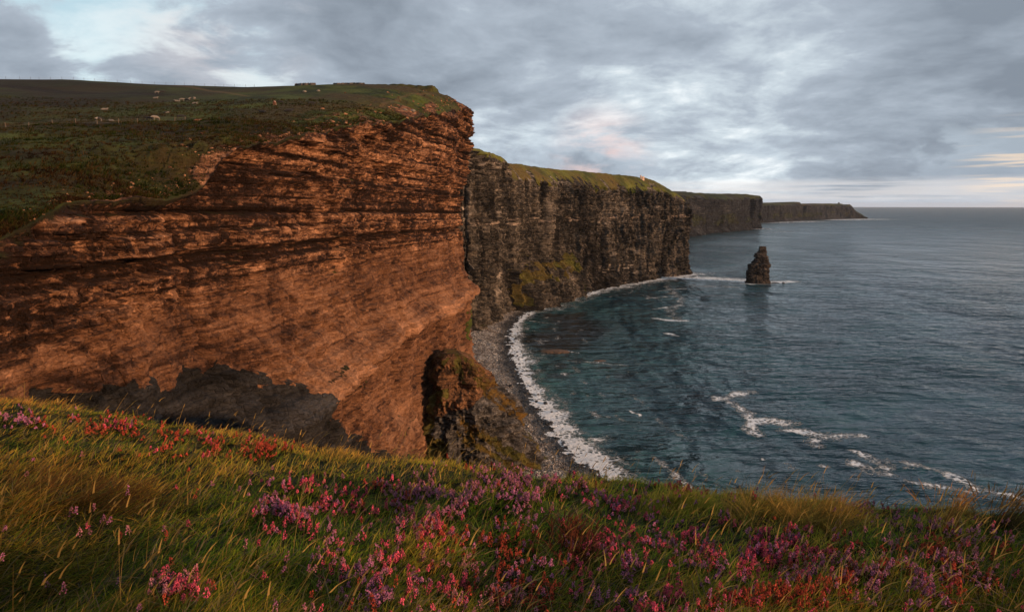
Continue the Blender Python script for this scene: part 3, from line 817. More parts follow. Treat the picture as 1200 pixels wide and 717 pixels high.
def seg_dist(X, Y, pts):
    best = np.full(X.shape, 1e9)
    for a, b in zip(pts[:-1], pts[1:]):
        ax, ay = a; bx_, by = b
        L2 = (bx_ - ax) ** 2 + (by - ay) ** 2 + 1e-9
        t = np.clip(((X - ax) * (bx_ - ax) + (Y - ay) * (by - ay)) / L2, 0, 1)
        best = np.minimum(best, np.hypot(X - ax - t * (bx_ - ax), Y - ay - t * (by - ay)))
    return best


def sea():
    front = np.linspace(-R(20), R(44), 1150)
    rest = np.linspace(R(44), 2 * np.pi - R(20), 60)[1:-1]
    ang = np.concatenate([front, rest])
    v = np.linspace(720, 243.2, 1150)
    cyv = (358.5 - v) / F
    dep = -(cyv * CP - SP) / (CP + cyv * SP)
    r = -SEA / dep
    r = r[r < 9000]
    r = np.concatenate([[30], r, np.geomspace(r[-1] * 1.15, 45000, 22)])
    n, m = len(ang), len(r)
    A, Rr = np.meshgrid(ang, r, indexing='ij')
    X, Y = np.sin(A) * Rr, np.cos(A) * Rr
    fade = sm(2600, 900, Rr)
    wx = X * .45 + Y * .89
    wz = .30 * np.sin(wx / 5.2 + 2.4 * fbm(X / 60, Y / 60, 801, 2)) + .7 * fbm(X / 14 + Y / 30, Y / 8 - X / 20, 802, 4) + .22 * fbm(X / 3.2, Y / 2.2, 803, 3)
    Z = SEA + fade * .62 * wz
    foam = np.zeros_like(X)
    act = (Rr < 9000) & (A < R(46))
    xi, yi = X[act], Y[act]
    jx = xi + 7 * fbm(xi / 16, yi / 16, 811, 3); jy = yi + 7 * fbm(xi / 16, yi / 16, 812, 3)
    f = np.zeros_like(xi)
    tex = fbm(xi / 6.5, yi / 6.5, 813, 5, .62)
    for pxs, wd, stg in STREAM_PX:
        pts = [sp(a, b) for a, b in pxs]
        dd = seg_dist(jx, jy, pts) if wd < 20 else seg_dist(xi, yi, pts)
        w_ = wd * 1.25
        f = np.maximum(f, .86 * stg * np.exp(-(dd / w_) ** 2))
    # surf along the beach
    ds = seg_dist(xi, yi, [tuple(p) for p in shoreQ[::6, :2]])
    side = fbm(xi / 30, yi / 30, 814, 3)
    wsurf = (15.5 + 11 * side) * (1 + .3 * sm(560, 430, yi))
    f = np.maximum(f, 1.10 * np.exp(-np.clip(ds / wsurf, 0, 9) ** 2.4))
    f = np.maximum(f, .55 * np.exp(-np.clip(ds / (30 + 18 * side), 0, 9) ** 2) * (fbm(xi / 18, yi / 18, 815, 3) > -.1))
    for dist_, w_, s_, sd in ((34, 4.5, .62, 831), (52, 4, .45, 832), (76, 4, .34, 833)):
        dw = ds - dist_ - 9 * fbm(xi / 40, yi / 40, sd, 3)
        f = np.maximum(f, s_ * np.exp(-(dw / w_) ** 2) * sm(.0, .35, fbm(xi / 26, yi / 26, sd + 10, 3)))
    # at the foot of the mid cliff
    foot = [b2, b3, b4, b5, b6]
    ff = seg_dist(xi, yi, foot)
    f = np.maximum(f, .95 * np.exp(-np.clip(ff / (48 + 18 * side), 0, 9) ** 2))
    # scattered little whitecaps
    wc = sm(.60, .80, fbm(xi / 22, yi / 6, 816, 4, .6)) * .42
    f = np.maximum(f, wc * sm(2500, 700, np.hypot(xi, yi)))
    foam[act] = f * .93 + .62 * tex * np.clip(f * 2.2, 0, 1)
    teal = np.zeros_like(X)
    teal[act] = np.clip(sm(120, 15, seg_dist(jx, jy, [sp(625, 440), sp(690, 500), sp(740, 545)])) * .5 + sm(330, 0, np.abs(seg_dist(xi, yi, [sp(690, 345), sp(640, 360)]) - 0)) * .15 + .9 * np.exp(-np.clip(f * 0 + ds / 26, 0, 9) ** 2) * .8
                        + .55 * sm(150, 10, seg_dist(xi, yi, [sp(720, 370), sp(690, 385), sp(720, 420)])), 0, 1)
    kelp = np.zeros_like(X)
    kelp[act] = sm(58, 10, seg_dist(jx * .5 + xi * .5, jy * .5 + yi * .5, [sp(625, 395), sp(650, 405), sp(680, 385), sp(660, 372)]) + 14 * fbm(xi / 22, yi / 22, 818, 3)) * .9
    kelp[act] = np.maximum(kelp[act], .8 * sm(40, 5, seg_dist(jx, jy, [sp(715, 440), sp(690, 425), sp(660, 440)])) * sm(-.2, .3, fbm(xi / 20, yi / 20, 819, 3)))
    m_, t, b = material('sea_water')
    P = t.pos()
    fo = t.attr('foam')
    fnz = t.noise(P, .36, 7, .78)
    lc = t.voro(t.vmath('ADD', P, t.vmath('MULTIPLY', t.noise(P, .25, 3, out=1), (3, 3, 0))), .30, feature='DISTANCE_TO_EDGE')
    fmask = t.math('ADD', fo, t.math('MULTIPLY', t.math('SUBTRACT', fnz, .5), 1.35))
    fmask = t.rng(t.math('SUBTRACT', fmask, t.math('MULTIPLY', t.rng(lc, .02, .34), .42)), .30, .72)
    lace = t.rng(t.voro(t.vmath('ADD', P, t.vmath('SCALE', t.noise(P, .3, 3, out=1), None)), .35, feature='DISTANCE_TO_EDGE'), .10, .02)
    fmask = t.math('MAXIMUM', fmask, t.math('MULTIPLY', t.math('MULTIPLY', lace, t.rng(fo, .22, .45)), .45))
    body = t.mix(t.rng(t.noise(P, .012, 4, .6), .38, .62), (.0045, .0245, .0350), (.0100, .0460, .0590))
    body = t.mix(t.attr('teal'), body, (.018, .066, .066))
    body = t.mix(t.attr('kelp'), body, (.0055, .0050, .0045))
    col = t.mix(fmask, body, (.80, .83, .84))
    t.put(b.inputs['Base Color'], col)
    t.put(b.inputs['Roughness'], t.math('ADD', t.rng(t.vmath('LENGTH', P), 700, 7000, .12, .34), t.math('MULTIPLY', fmask, .5)))
    b.inputs['IOR'].default_value = 1.333
    rot = t.node('ShaderNodeMapping'); t.put(rot.inputs['Vector'], P); rot.inputs['Rotation'].default_value = (0, 0, R(-24)); rot.inputs['Scale'].default_value = (.32, 1.0, 1)
    w1 = t.noise(rot.outputs[0], .085, 3.2, .55, .4)
    rot2 = t.node('ShaderNodeMapping'); t.put(rot2.inputs['Vector'], P); rot2.inputs['Rotation'].default_value = (0, 0, R(14)); rot2.inputs['Scale'].default_value = (.5, 1.0, 1)
    w2 = t.noise(rot2.outputs[0], .24, 2.5, .55, .3)
    w3 = t.noise(rot.outputs[0], .022, 3, .5)
    hgt = t.math('ADD', t.math('MULTIPLY', w1, 6.0), t.math('MULTIPLY', w2, 1.5))
    hgt = t.math('ADD', hgt, t.math('MULTIPLY', w3, 8))
    gust = t.noise(t.scale(P, (1, .6, 1)), .0065, 4, .6)
    hgt = t.math('MULTIPLY', hgt, t.rng(gust, .36, .64, .45, 1.5))
    hgt = t.math('MULTIPLY', hgt, t.rng(fmask, 0, 1, 1, .25))
    hgt = t.math('ADD', hgt, t.math('MULTIPLY', t.math('MULTIPLY', fnz, fmask), 1.2))
    t.put(b.inputs['Normal'], t.bump(hgt, 1.0, 1.5))
    Fq = grid_faces(n, m)
    last = (n - 1) * m + np.arange(m - 1)
    wrap = np.stack([last, last + 1, np.arange(m - 1) + 1, np.arange(m - 1)], 1)
    o = np_mesh('sea', np.stack([X, Y, Z], 2).reshape(-1, 3), np.concatenate([Fq, wrap])[:, ::-1], m_, True,
                dict(foam=foam.ravel(), teal=teal.ravel(), kelp=kelp.ravel()))
    tag(o, kind='structure')


sea()

# ------------------------------------------------------------------ foreground headland (the ground the photographer stands on)
rim_px = [(-400, 430, 15), (-150, 452, 12.5), (0, 472, 11), (100, 482, 10.6), (200, 497, 10.2), (350, 523, 9.6), (480, 543, 9.2), (620, 560, 8.6), (740, 568, 8.2), (900, 583, 7.6), (1050, 597, 7.2), (1200, 611, 6.8), (1350, 625, 6.6)]
ra, rrr, rrh = [], [], []
for u_, v_, Y_ in rim_px:
    x_, y_, z_ = at_depth(u_, v_, Y_)
    ra.append(math.atan2(x_, y_)); rrr.append(math.hypot(x_, y_)); rrh.append(z_)
ra = [-math.pi, R(-100), R(-72)] + ra + [R(56), R(66), R(76), R(90), R(120), math.pi]
rrr = [300, 70, 26] + rrr + [14, 60, 150, 210, 260, 300]  # last entries add unseen land on the right, shaped to shade the wall
rrh = [2, -4, -4] + rrh + [-4.5, -9, -8, -4, 0, 2]


def gh(X, Y):
    X = np.asarray(X, float); Y = np.asarray(Y, float)
    a = np.arctan2(X, Y); r = np.hypot(X, Y)
    rr = np.interp(a, ra, rrr); hr = np.interp(a, ra, rrh)
    t = np.clip(r / rr, 0, 1)
    h = -1.62 + (hr + 1.62) * t ** 1.55
    e = np.maximum(r - rr, 0)
    h = h - .55 * e - .022 * np.minimum(e, 30) ** 2 - 1.1 * np.maximum(e - 30, 0)
    nb = .22 * fbm(X / 1.3, Y / 1.0, 901, 3) + .07 * fbm(X / .4, Y / .4, 902, 2)
    h = h + nb * sm(.6, 2, r) * (1 + e / 3) + np.clip(e - 4, 0, 40) * .16 * fbm(X / 7, Y / 7, 903, 4)
    return np.maximum(h, SEA - 4)


def on_ground(u, v):
    """where pixel rays meet the meadow"""
    x, y, z = ray(u, v)
    k = np.hypot(x, y)
    rs = np.geomspace(1.3, 16, 150)
    hit = np.full(x.shape, np.nan)
    for r_ in rs:
        t = r_ / k
        below = (z * t < gh(x * t, y * t)) & np.isnan(hit)
        hit[below] = r_
    t = hit / k
    ok = ~np.isnan(hit)
    return (x * t)[ok], (y * t)[ok], ok


def meadow():
    ang = np.concatenate([np.linspace(-R(46), R(46), 620), np.linspace(R(46), 2 * np.pi - R(46), 160)[1:-1]])
    r = np.concatenate([np.linspace(.25, 1.6, 10), np.geomspace(1.7, 14, 190), np.geomspace(14.5, 520, 90)])
    A, Rr = np.meshgrid(ang, r, indexing='ij')
    X, Y = np.sin(A) * Rr, np.cos(A) * Rr
    Z = gh(X, Y)
    n, m = A.shape
    Fq = grid_faces(n, m)
    last = (n - 1) * m + np.arange(m - 1)
    wrap = np.stack([last, last + 1, np.arange(m - 1) + 1, np.arange(m - 1)], 1)
    V = np.stack([X, Y, Z], 2).reshape(-1, 3)
    V = np.concatenate([V, [[0, 0, float(gh(0.01, 0.01))]]])
    i0 = np.arange(n) * m
    cap = np.stack([i0, np.roll(i0, -1), np.full(n, len(V) - 1)], 1)
    mt, t, b = material('meadow_soil')
    P = t.pos()
    c = t.mix(t.rng(t.noise(P, 3, 5), .35, .65), (.012, .012, .005), (.035, .030, .010))
    slope = t.sep(t.normal())[2]
    c = t.mix(t.rng(t.noise(P, .2, 5), .45, .6), c, (.030, .034, .009))
    c = t.mix(t.rng(slope, .62, .45), c, t.mix(t.noise(P, .3, 6), (.03, .028, .027), (.09, .08, .075)))
    t.put(b.inputs['Base Color'], c); b.inputs['Roughness'].default_value = .95
    b.inputs['Specular IOR Level'].default_value = .1
    t.put(b.inputs['Normal'], t.bump(t.noise(P, 8, 5, .7), .8, .05))
    o = np_mesh('meadow', V, [np.concatenate([Fq, wrap])[:, ::-1], cap], mt, True)
    tag(o, kind='structure')


meadow()


def plant_material(name, trans=.35, rough=.6):
    m, t, b = material(name)
    out = t.n['Material Output']
    col = t.attr('Col', 'Color')
    d = t.node('ShaderNodeBsdfDiffuse'); t.put(d.inputs[0], col)
    tr = t.node('ShaderNodeBsdfTranslucent'); t.put(tr.inputs[0], col)
    mx = t.node('ShaderNodeMixShader'); mx.inputs[0].default_value = trans
    t.l.new(d.outputs[0], mx.inputs[1]); t.l.new(tr.outputs[0], mx.inputs[2])
    t.l.new(mx.outputs[0], out.inputs[0]); t.n.remove(b)
    return m


M_BLADE = plant_material('grass_blade', .35)
M_FLOWER = plant_material('heather_bell', .25)
M_STEM = plant_material('heather_leaf', .15)


def blades(px, py, pz, h, w, az, lean, curl, root, tip):
    """arrays per blade -> verts, faces, colours (nine verts each)"""
    k = len(px)
    lv = np.array([0, .3, .58, .82, 1.0])
    d = np.stack([np.sin(az), np.cos(az)], 1)
    # each blade faces a random way
    fa = rng.random(k) * np.pi
    fx = np.stack([np.cos(fa), np.sin(fa)], 1)
    V = np.zeros((k, 9, 3)); Cc = np.zeros((k, 9, 3))
    for i, t in enumerate(lv):
        off = (lean * t + curl * t * t) * h
        up = h * (t - .30 * np.clip(lean + curl, 0, 1.6) * t * t)
        cx, cy, cz = px + d[:, 0] * off, py + d[:, 1] * off, pz + up
        ww = w * (1 - .75 * t) * .5
        c = root + (tip - root) * (t ** .8)
        if i < 4:
            V[:, 2 * i] = np.stack([cx - fx[:, 0] * ww, cy - fx[:, 1] * ww, cz], 1)
            V[:, 2 * i + 1] = np.stack([cx + fx[:, 0] * ww, cy + fx[:, 1] * ww, cz], 1)
            Cc[:, 2 * i] = c; Cc[:, 2 * i + 1] = c
        else:
            V[:, 8] = np.stack([cx, cy, cz], 1); Cc[:, 8] = c
    b0 = (np.arange(k) * 9)[:, None]
    q = np.concatenate([b0 + np.array([[2 * i, 2 * i + 1, 2 * i + 3, 2 * i + 2]]) for i in range(3)], 0)
    t3 = b0 + np.array([[6, 7, 8]])
    return V.reshape(-1, 3), [q, t3], Cc.reshape(-1, 3)


def join(parts):
    Vs, Qs, Ts, Cs = [], [], [], []
    n = 0
    for V, Fs, c in parts:
        for f in Fs:
            (Qs if f.shape[1] == 4 else Ts).append(f + n)
        Vs.append(V); Cs.append(c); n += len(V)
    out = []
    if Qs: out.append(np.concatenate(Qs))
    if Ts: out.append(np.concatenate(Ts))
    return np.concatenate(Vs), out, np.concatenate(Cs)


PAL = np.array([(.036, .080, .008), (.070, .135, .011), (.14, .19, .016), (.29, .235, .026), (.47, .29, .050), (.40, .16, .030), (.17, .07, .022)])


def gold(u, v):
    """how dry the grass is, as the photo shows it"""
    g = np.zeros_like(u)
    for (a, b, ru, rv, s) in [(430, 530, 150, 36, .6), (520, 560, 90, 34, .5), (250, 545, 120, 20, .35), (805, 590, 45, 26, .6), (905, 592, 60, 34, .65), (965, 600, 50, 45, .55), (1110, 600, 28, 40, .8), (330, 505, 130, 22, .4), (100, 580, 120, 60, .45), (60, 640, 90, 50, .35), (1000, 575, 160, 14, .35), (490, 620, 40, 25, .4), (690, 570, 60, 16, .5), (1060, 700, 140, 30, .2), (60, 470, 90, 16, .45)]:
        g = np.maximum(g, s * np.exp(-(((u - a) / ru) ** 2 + ((v - b) / rv) ** 2)))
    return g


def grass():
    parts = []
    k = 170000
    u = rng.uniform(-260, 1460, k); v = rng.uniform(425, 800, k)
    x, y, ok = on_ground(u, v)
    u, v = u[ok], v[ok]
    # a fringe of extra plants just over the rim so the edge never shows bare
    k2 = 26000
    a = rng.uniform(-R(46), R(46), k2); rr = np.interp(a, ra, rrr) + rng.uniform(-1.2, 3.2, k2)
    x2, y2 = np.sin(a) * rr, np.cos(a) * rr
    x = np.concatenate([x, x2]); y = np.concatenate([y, y2])
    z = gh(x, y) - .02
    uu, vv = project(x, y, z)
    r = np.hypot(x, y)
    clump = fbm(x / .55, y / .55, 921, 3); big = fbm(x / 2.2, y / 1.6, 922, 3)
    g = gold(uu, vv)
    dry = np.clip(.46 + .30 * big + .34 * clump + .8 * g + rng.normal(0, .22, len(x)), 0, 1)
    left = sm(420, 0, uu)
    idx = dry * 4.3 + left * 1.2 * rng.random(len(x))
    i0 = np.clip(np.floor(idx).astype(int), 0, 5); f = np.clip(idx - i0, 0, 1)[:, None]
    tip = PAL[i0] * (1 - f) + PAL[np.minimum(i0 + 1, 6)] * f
    dim = (1 - .45 * left * sm(480, 600, vv)) * (1 - .45 * sm(1020, 1200, uu)) * (1 - .3 * sm(640, 720, vv))  # vignette painted into the blades: darker left, right and in front
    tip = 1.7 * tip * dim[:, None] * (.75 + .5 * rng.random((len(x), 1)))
    root = tip * .38 + np.array([.008, .010, .002])
    h = (.045 + .080 * rng.random(len(x)) ** 1.5 + .04 * clump + .05 * g) * (1 + .35 * (rng.random(len(x)) < .12))
    h = np.clip(h, .06, .5)
    w = .0034 + .0052 * rng.random(len(x)) ** 2 + .0006 * np.clip(r - 3, 0, 8)
    az = R(78) + rng.normal(0, 1.0, len(x)) + 1.3 * fbm(x / 1.4, y / 1.4, 925, 2)
    lean = np.abs(rng.normal(.45, .25, len(x))) + .35 * left; curl = np.abs(rng.normal(.35, .25, len(x)))
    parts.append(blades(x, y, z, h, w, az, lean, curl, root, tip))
    # dead thatch lying in the turf, and a few broad leaves
    k = 12000
    u = rng.uniform(-220, 1420, k); v = rng.uniform(440, 790, k)
    x, y, ok = on_ground(u, v); n = len(x); z = gh(x, y) + .01
    uu, vv = project(x, y, z)
    c = np.array([(.30, .20, .10), (.22, .13, .06), (.16, .12, .08), (.12, .15, .03)])[rng.integers(0, 4, n)] * (.6 + .7 * rng.random((n, 1)))
    c *= (1 - .4 * sm(350, 0, uu) * sm(500, 600, vv))[:, None]  # same painted vignette on the thatch
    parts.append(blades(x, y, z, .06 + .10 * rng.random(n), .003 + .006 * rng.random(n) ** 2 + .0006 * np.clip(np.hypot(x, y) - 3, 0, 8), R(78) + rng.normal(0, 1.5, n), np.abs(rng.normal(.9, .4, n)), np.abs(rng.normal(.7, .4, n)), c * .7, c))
    # seeding stalks
    k = 3600
    u = rng.uniform(-200, 1400, k); v = rng.uniform(440, 790, k)
    x, y, ok = on_ground(u, v); u, v = u[ok], v[ok]
    keep = rng.random(len(u)) < .30 + 1.0 * gold(u, v) + .35 * sm(60, 10, v - np.interp(u, [p[0] for p in rim_px], [p[1] for p in rim_px]))
    x, y = x[keep], y[keep]
    z = gh(x, y)
    n = len(x)
    straw = np.array([(.30, .19, .07)]) * (.6 + .7 * rng.random((n, 1))); straw[:, 2] *= .8
    uu, vv = project(x, y, z)
    straw *= (1 - .45 * sm(350, 0, uu) * sm(500, 600, vv))[:, None]  # stalks take the painted vignette too
    h = .26 + .20 * rng.random(n)
    az = R(80) + rng.normal(0, .5, n); lean = np.abs(rng.normal(.3, .18, n)); curl = np.abs(rng.normal(.25, .2, n))
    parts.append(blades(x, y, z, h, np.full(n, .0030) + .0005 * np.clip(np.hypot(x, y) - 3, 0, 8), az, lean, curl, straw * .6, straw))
    # their seed heads: small fat blades at the tip
    d = np.stack([np.sin(az), np.cos(az)], 1)
    t = .86
    off = (lean * t + curl * t * t) * h; up = h * (t - .30 * np.clip(lean + curl, 0, 1.6) * t * t)
    parts.append(blades(x + d[:, 0] * off, y + d[:, 1] * off, z + up, .055 + .05 * rng.random(n), .007 + .004 * rng.random(n) + .0006 * np.clip(np.hypot(x, y) - 3, 0, 8), az, lean + curl, curl, straw, straw * 1.15))
    V, Fs, c = join(parts)
    o = np_mesh('grass', V, Fs, M_BLADE, True, dict(Col=c))
    tag(o, 'wind-bent green and straw coloured grass covering the clifftop', 'grass', kind='stuff')


grass()


def sprigs(x, y, h, cols, leafcol, nb=28, bell=.0039):
    """heather shoots: returns (flowers), (stems and leaves) as verts, faces, colours"""
    k = len(x); z = gh(x, y) - .01
    r = np.hypot(x, y)
    az = R(70) + rng.normal(0, 1.5, k); lean = np.abs(rng.normal(.22, .15, k))
    dx, dy = np.sin(az) * lean, np.cos(az) * lean
    spike = (.22 + .2 * rng.random(k))
    big = 1 + .10 * np.clip(r - 3.5, 0, 6)
    # bells: little four-sided drops
    tt = 1 - spike[:, None] * rng.random((k, nb)) ** .9
    ph = rng.random((k, nb)) * 6.283
    rad = (.004 + .008 * (1 - (tt - (1 - spike[:, None])) / spike[:, None])) * (.5 + rng.random((k, nb)))
    hb = h[:, None] * tt
    P = np.stack([x[:, None] + dx[:, None] * hb + np.cos(ph) * rad, y[:, None] + dy[:, None] * hb + np.sin(ph) * rad, z[:, None] + hb * .96], 2)
    tet = np.array([(1, 0, -.5), (-.5, .87, -.5), (-.5, -.87, -.5), (0, 0, 1.1)])
    rot = rng.random((k, nb, 1)) * 6.283
    tx = tet[None, None, :, 0] * np.cos(rot) - tet[None, None, :, 1] * np.sin(rot)
    ty = tet[None, None, :, 0] * np.sin(rot) + tet[None, None, :, 1] * np.cos(rot)
    s = (bell * (.6 + .7 * rng.random((k, nb, 1)))) * big[:, None, None]
    T = np.stack([tx, ty, np.broadcast_to(tet[None, None, :, 2], tx.shape)], 3) * s[..., None] + P[:, :, None, :]
    Vf = T.reshape(-1, 3)
    b0 = (np.arange(k * nb) * 4)[:, None, None]
    Ff = (b0 + np.array([(0, 1, 3), (1, 2, 3), (2, 0, 3), (0, 2, 1)])[None]).reshape(-1, 3)
    cc = cols[:, None, :] * (.55 + .8 * rng.random((k, nb, 1)))
    Cf = np.repeat(cc.reshape(-1, 3), 4, 0)
    # stem ribbon
    ws = .0016 * big
    sv = np.zeros((k, 4, 3))
    sv[:, 0] = np.stack([x - ws, y, z], 1); sv[:, 1] = np.stack([x + ws, y, z], 1)
    sv[:, 2] = np.stack([x + dx * h + ws * .6, y + dy * h, z + h * .96], 1); sv[:, 3] = np.stack([x + dx * h - ws * .6, y + dy * h, z + h * .96], 1)
    Vs = sv.reshape(-1, 3); Fq = (np.arange(k) * 4)[:, None] + np.array([[0, 1, 2, 3]])
    Cs = np.repeat(np.full((k, 3), .03) * (1.3, .8, .5), 4, 0)
    # needles
    nl = 32
    tl = rng.random((k, nl)) * .82
    pl = rng.random((k, nl)) * 6.283; ll = (.014 + .016 * rng.random((k, nl))) * big[:, None]
    hb = h[:, None] * tl
    bx_, by_, bz_ = x[:, None] + dx[:, None] * hb, y[:, None] + dy[:, None] * hb, z[:, None] + hb * .96
    ex, ey, ez = bx_ + np.cos(pl) * ll, by_ + np.sin(pl) * ll, bz_ + ll * .55
    wn = .0022 * big[:, None]
    L = np.stack([np.stack([bx_ - np.sin(pl) * wn, by_ + np.cos(pl) * wn, bz_], 2), np.stack([bx_ + np.sin(pl) * wn, by_ - np.cos(pl) * wn, bz_], 2), np.stack([ex, ey, ez], 2)], 2)
    Vl = L.reshape(-1, 3); Fl = np.arange(len(Vl)).reshape(-1, 3)
    Cl = np.repeat((leafcol[None, None] * (.4 + 1.1 * rng.random((k, nl, 1)))).reshape(-1, 3), 3, 0)
    return (Vf, [Ff], Cf), join([(Vs, [Fq], Cs), (Vl, [Fl], Cl)])


PINK, MAUVE, RUST, PALE = np.array((.62, .095, .155)), np.array((.42, .15, .26)), np.array((.42, .075, .045)), np.array((.42, .16, .20))
LEAF = np.array((.030, .034, .012)); LEAFB = np.array((.045, .026, .012))
# u, v, half width, half height (photo pixels at the flowers), number, colours, label
PATCHES = [
    (345, 592, 42, 22, 260, (PINK, MAUVE), 'bright magenta heather patch in the grass left of the middle, thick with flowers'),
    (430, 583, 36, 16, 150, (RUST, PINK), 'red pink heather beside the magenta patch, half sunk in dry grass'),
    (498, 578, 48, 18, 220, (MAUVE, PALE), 'lilac heather patch in the middle of the meadow below the buttress'),
    (502, 612, 40, 18, 170, (PALE, PINK), 'salmon pink heather just in front of the lilac patch'),
    (590, 575, 60, 26, 340, (MAUVE, MAUVE, PALE), 'large dusky purple heather bush below the end of the beach'),
    (640, 560, 60, 10, 130, (MAUVE, PALE), 'thin line of purple heather on the rim in front of the surf'),
    (730, 585, 40, 18, 190, (PINK, MAUVE), 'deep pink heather patch left of the yellow grass tussock'),
    (800, 565, 26, 8, 90, (PINK, RUST), 'small pink heather on the rim above the yellow grass tussock'),
    (722, 645, 46, 20, 240, (PINK, PINK, MAUVE), 'vivid pink heather patch in front, right of the dark red dead bush'),
    (890, 645, 62, 24, 420, (PINK, PINK, MAUVE), 'largest vivid magenta heather patch below the golden tufts on the right'),
    (800, 640, 34, 18, 130, (MAUVE, PINK), 'violet heather between the two vivid pink patches'),
    (990, 672, 60, 28, 300, (RUST, PALE), 'rust pink heather spreading through the lower right grass'),
    (1035, 592, 40, 14, 140, (PALE, MAUVE), 'faded pink heather near the rim left of the tall reeds'),
    (1110, 640, 52, 26, 260, (MAUVE, PALE, RUST), 'faded purple heather below the tall reeds on the right'),
    (1080, 685, 60, 22, 220, (RUST, MAUVE), 'brownish red heather in the lower right corner'),
    (120, 497, 52, 12, 190, (RUST, RUST, PINK), 'dark red heather near the rim below the grey rock on the far left'),
    (40, 485, 45, 8, 90, (MAUVE,), 'dull purple heather on the rim at the far left'),
    (240, 515, 70, 12, 260, (RUST, RUST, PINK), 'broad band of crimson heather along the rim on the left'),
    (300, 520, 36, 9, 90, (RUST,), 'scarlet tips of heather at the right end of the crimson band'),
    (440, 655, 55, 22, 170, (PALE, PINK, MAUVE), 'scattered pink heather in the green grass in front of the salmon patch'),
    (480, 700, 60, 18, 180, (PINK, MAUVE), 'pink heather at the bottom edge in the middle'),
    (600, 660, 52, 24, 200, (PALE, RUST, MAUVE), 'pale pink heather left of the dark red dead bush'),
    (610, 705, 60, 14, 150, (PALE, RUST), 'faded heather at the bottom edge below the dead bush'),
    (780, 705, 80, 14, 220, (PINK, MAUVE), 'magenta heather at the bottom edge right of the middle'),
    (205, 690, 18, 9, 90, (PINK, PALE), 'few pink heather spikes alone in the matted grass at lower left'),
    (905, 705, 60, 12, 160, (RUST, MAUVE), 'dark pink heather at the bottom edge below the largest patch'),
    (560, 625, 50, 14, 110, (MAUVE, RUST), 'sparse purple heather between the lilac patch and the dead bush'),
]


def heather():
    for (u, v, ru, rv, k, cs, lab) in PATCHES:
        k = int(k * 1.25)
        uu = u + np.clip(rng.normal(0, .66, k), -1.35, 1.35) * ru; vv = v + np.clip(rng.normal(0, .72, k), -1.4, 1.4) * rv + 12
        cl = vn2(uu / 15, vv / 9, 955) > .47; uu, vv = uu[cl], vv[cl]
        x, y, ok = on_ground(uu, vv)
        kk = len(x)
        h = .06 + .09 * rng.random(kk)
        ci = rng.integers(0, len(cs), kk)
        # neighbours tend to share a colour
        ci = np.clip(np.floor((vn2(x / .18, y / .18, 950) * .7 + .3 * rng.random(kk)) * len(cs)), 0, len(cs) - 1).astype(int)
        cols = np.array(cs)[ci] * (.7 + .6 * rng.random((kk, 1)))
        fl, st = sprigs(x, y, h, cols, LEAF if cs[0] is not RUST else LEAFB)
        c = np.array([x.mean(), y.mean(), gh(x.mean(), y.mean())])
        o = np_mesh('heather_bush', st[0] - c, st[1], M_STEM, False, dict(Col=st[2]), loc=c)
        tag(o, lab, 'heather', 'heather patches in the meadow')
        np_mesh('flowers', fl[0] - c, fl[1], M_FLOWER, False, dict(Col=fl[2]), parent=o)
    # loose sprigs everywhere
    k = 900
    u = rng.uniform(-150, 1350, k); v = rng.uniform(480, 780, k)
    x, y, ok = on_ground(u, v); u = u[ok]
    keep = rng.random(len(x)) < .25 + .6 * sm(200, 600, u); x, y = x[keep], y[keep]
    n = len(x)
    cols = np.array([PINK, MAUVE, RUST, PALE])[rng.integers(0, 4, n)] * (.6 + .5 * rng.random((n, 1)))
    fl, st = sprigs(x, y, .10 + .10 * rng.random(n), cols, LEAF)
    V, Fs, c = join([fl, st])
    o = np_mesh('heather_sprigs', V, Fs, M_FLOWER, False, dict(Col=c))
    tag(o, 'single heather sprigs scattered through the clifftop grass', 'heather', kind='stuff')


heather()


def tussock(name, u, v, ru, rv, k, h0, lab, cat, tipc, rootc, lean=.5, spread=.35, seed_heads=False, group=None):
    uu = u + np.clip(rng.normal(0, .5, k), -1.1, 1.1) * ru; vv = v + np.clip(rng.normal(0, .5, k), -1.1, 1.1) * rv
    x, y, ok = on_ground(uu, vv)
    near_ = np.abs(y - np.median(y)) < .38; x, y = x[near_], y[near_]; n = len(x)
    z = gh(x, y) - .01
    c = np.array([x.mean(), y.mean(), gh(x.mean(), y.mean())])
    az = np.arctan2(x - c[0] + .12, y - c[1]) * .5 + R(78) * .5 + rng.normal(0, spread, n)
    tip = np.array(tipc)[None] * (.6 + .7 * rng.random((n, 1))); root = np.array(rootc)[None] * (.6 + .7 * rng.random((n, 1)))
    h = h0 * (.65 + .6 * rng.random(n)); le = np.abs(rng.normal(lean, .2, n)); cu = np.abs(rng.normal(.35, .2, n))
    w = .0030 + .002 * rng.random(n) + .0005 * np.clip(np.hypot(x, y) - 3, 0, 8)
    parts = [blades(x, y, z, h, w, az, le, cu, root, tip)]
    if seed_heads:
        d = np.stack([np.sin(az), np.cos(az)], 1); t = .88
        off = (le * t + cu * t * t) * h; up = h * (t - .30 * np.clip(le + cu, 0, 1.6) * t * t)
        parts.append(blades(x + d[:, 0] * off, y + d[:, 1] * off, z + up, .05 + .05 * rng.random(n), .008 + .006 * rng.random(n), az, le + cu, cu, tip, tip * 1.1))
    V, Fs, cc = join(parts)
    o = np_mesh(name, V - c, Fs, M_BLADE, True, dict(Col=cc), loc=c)
    tag(o, lab, cat, group)


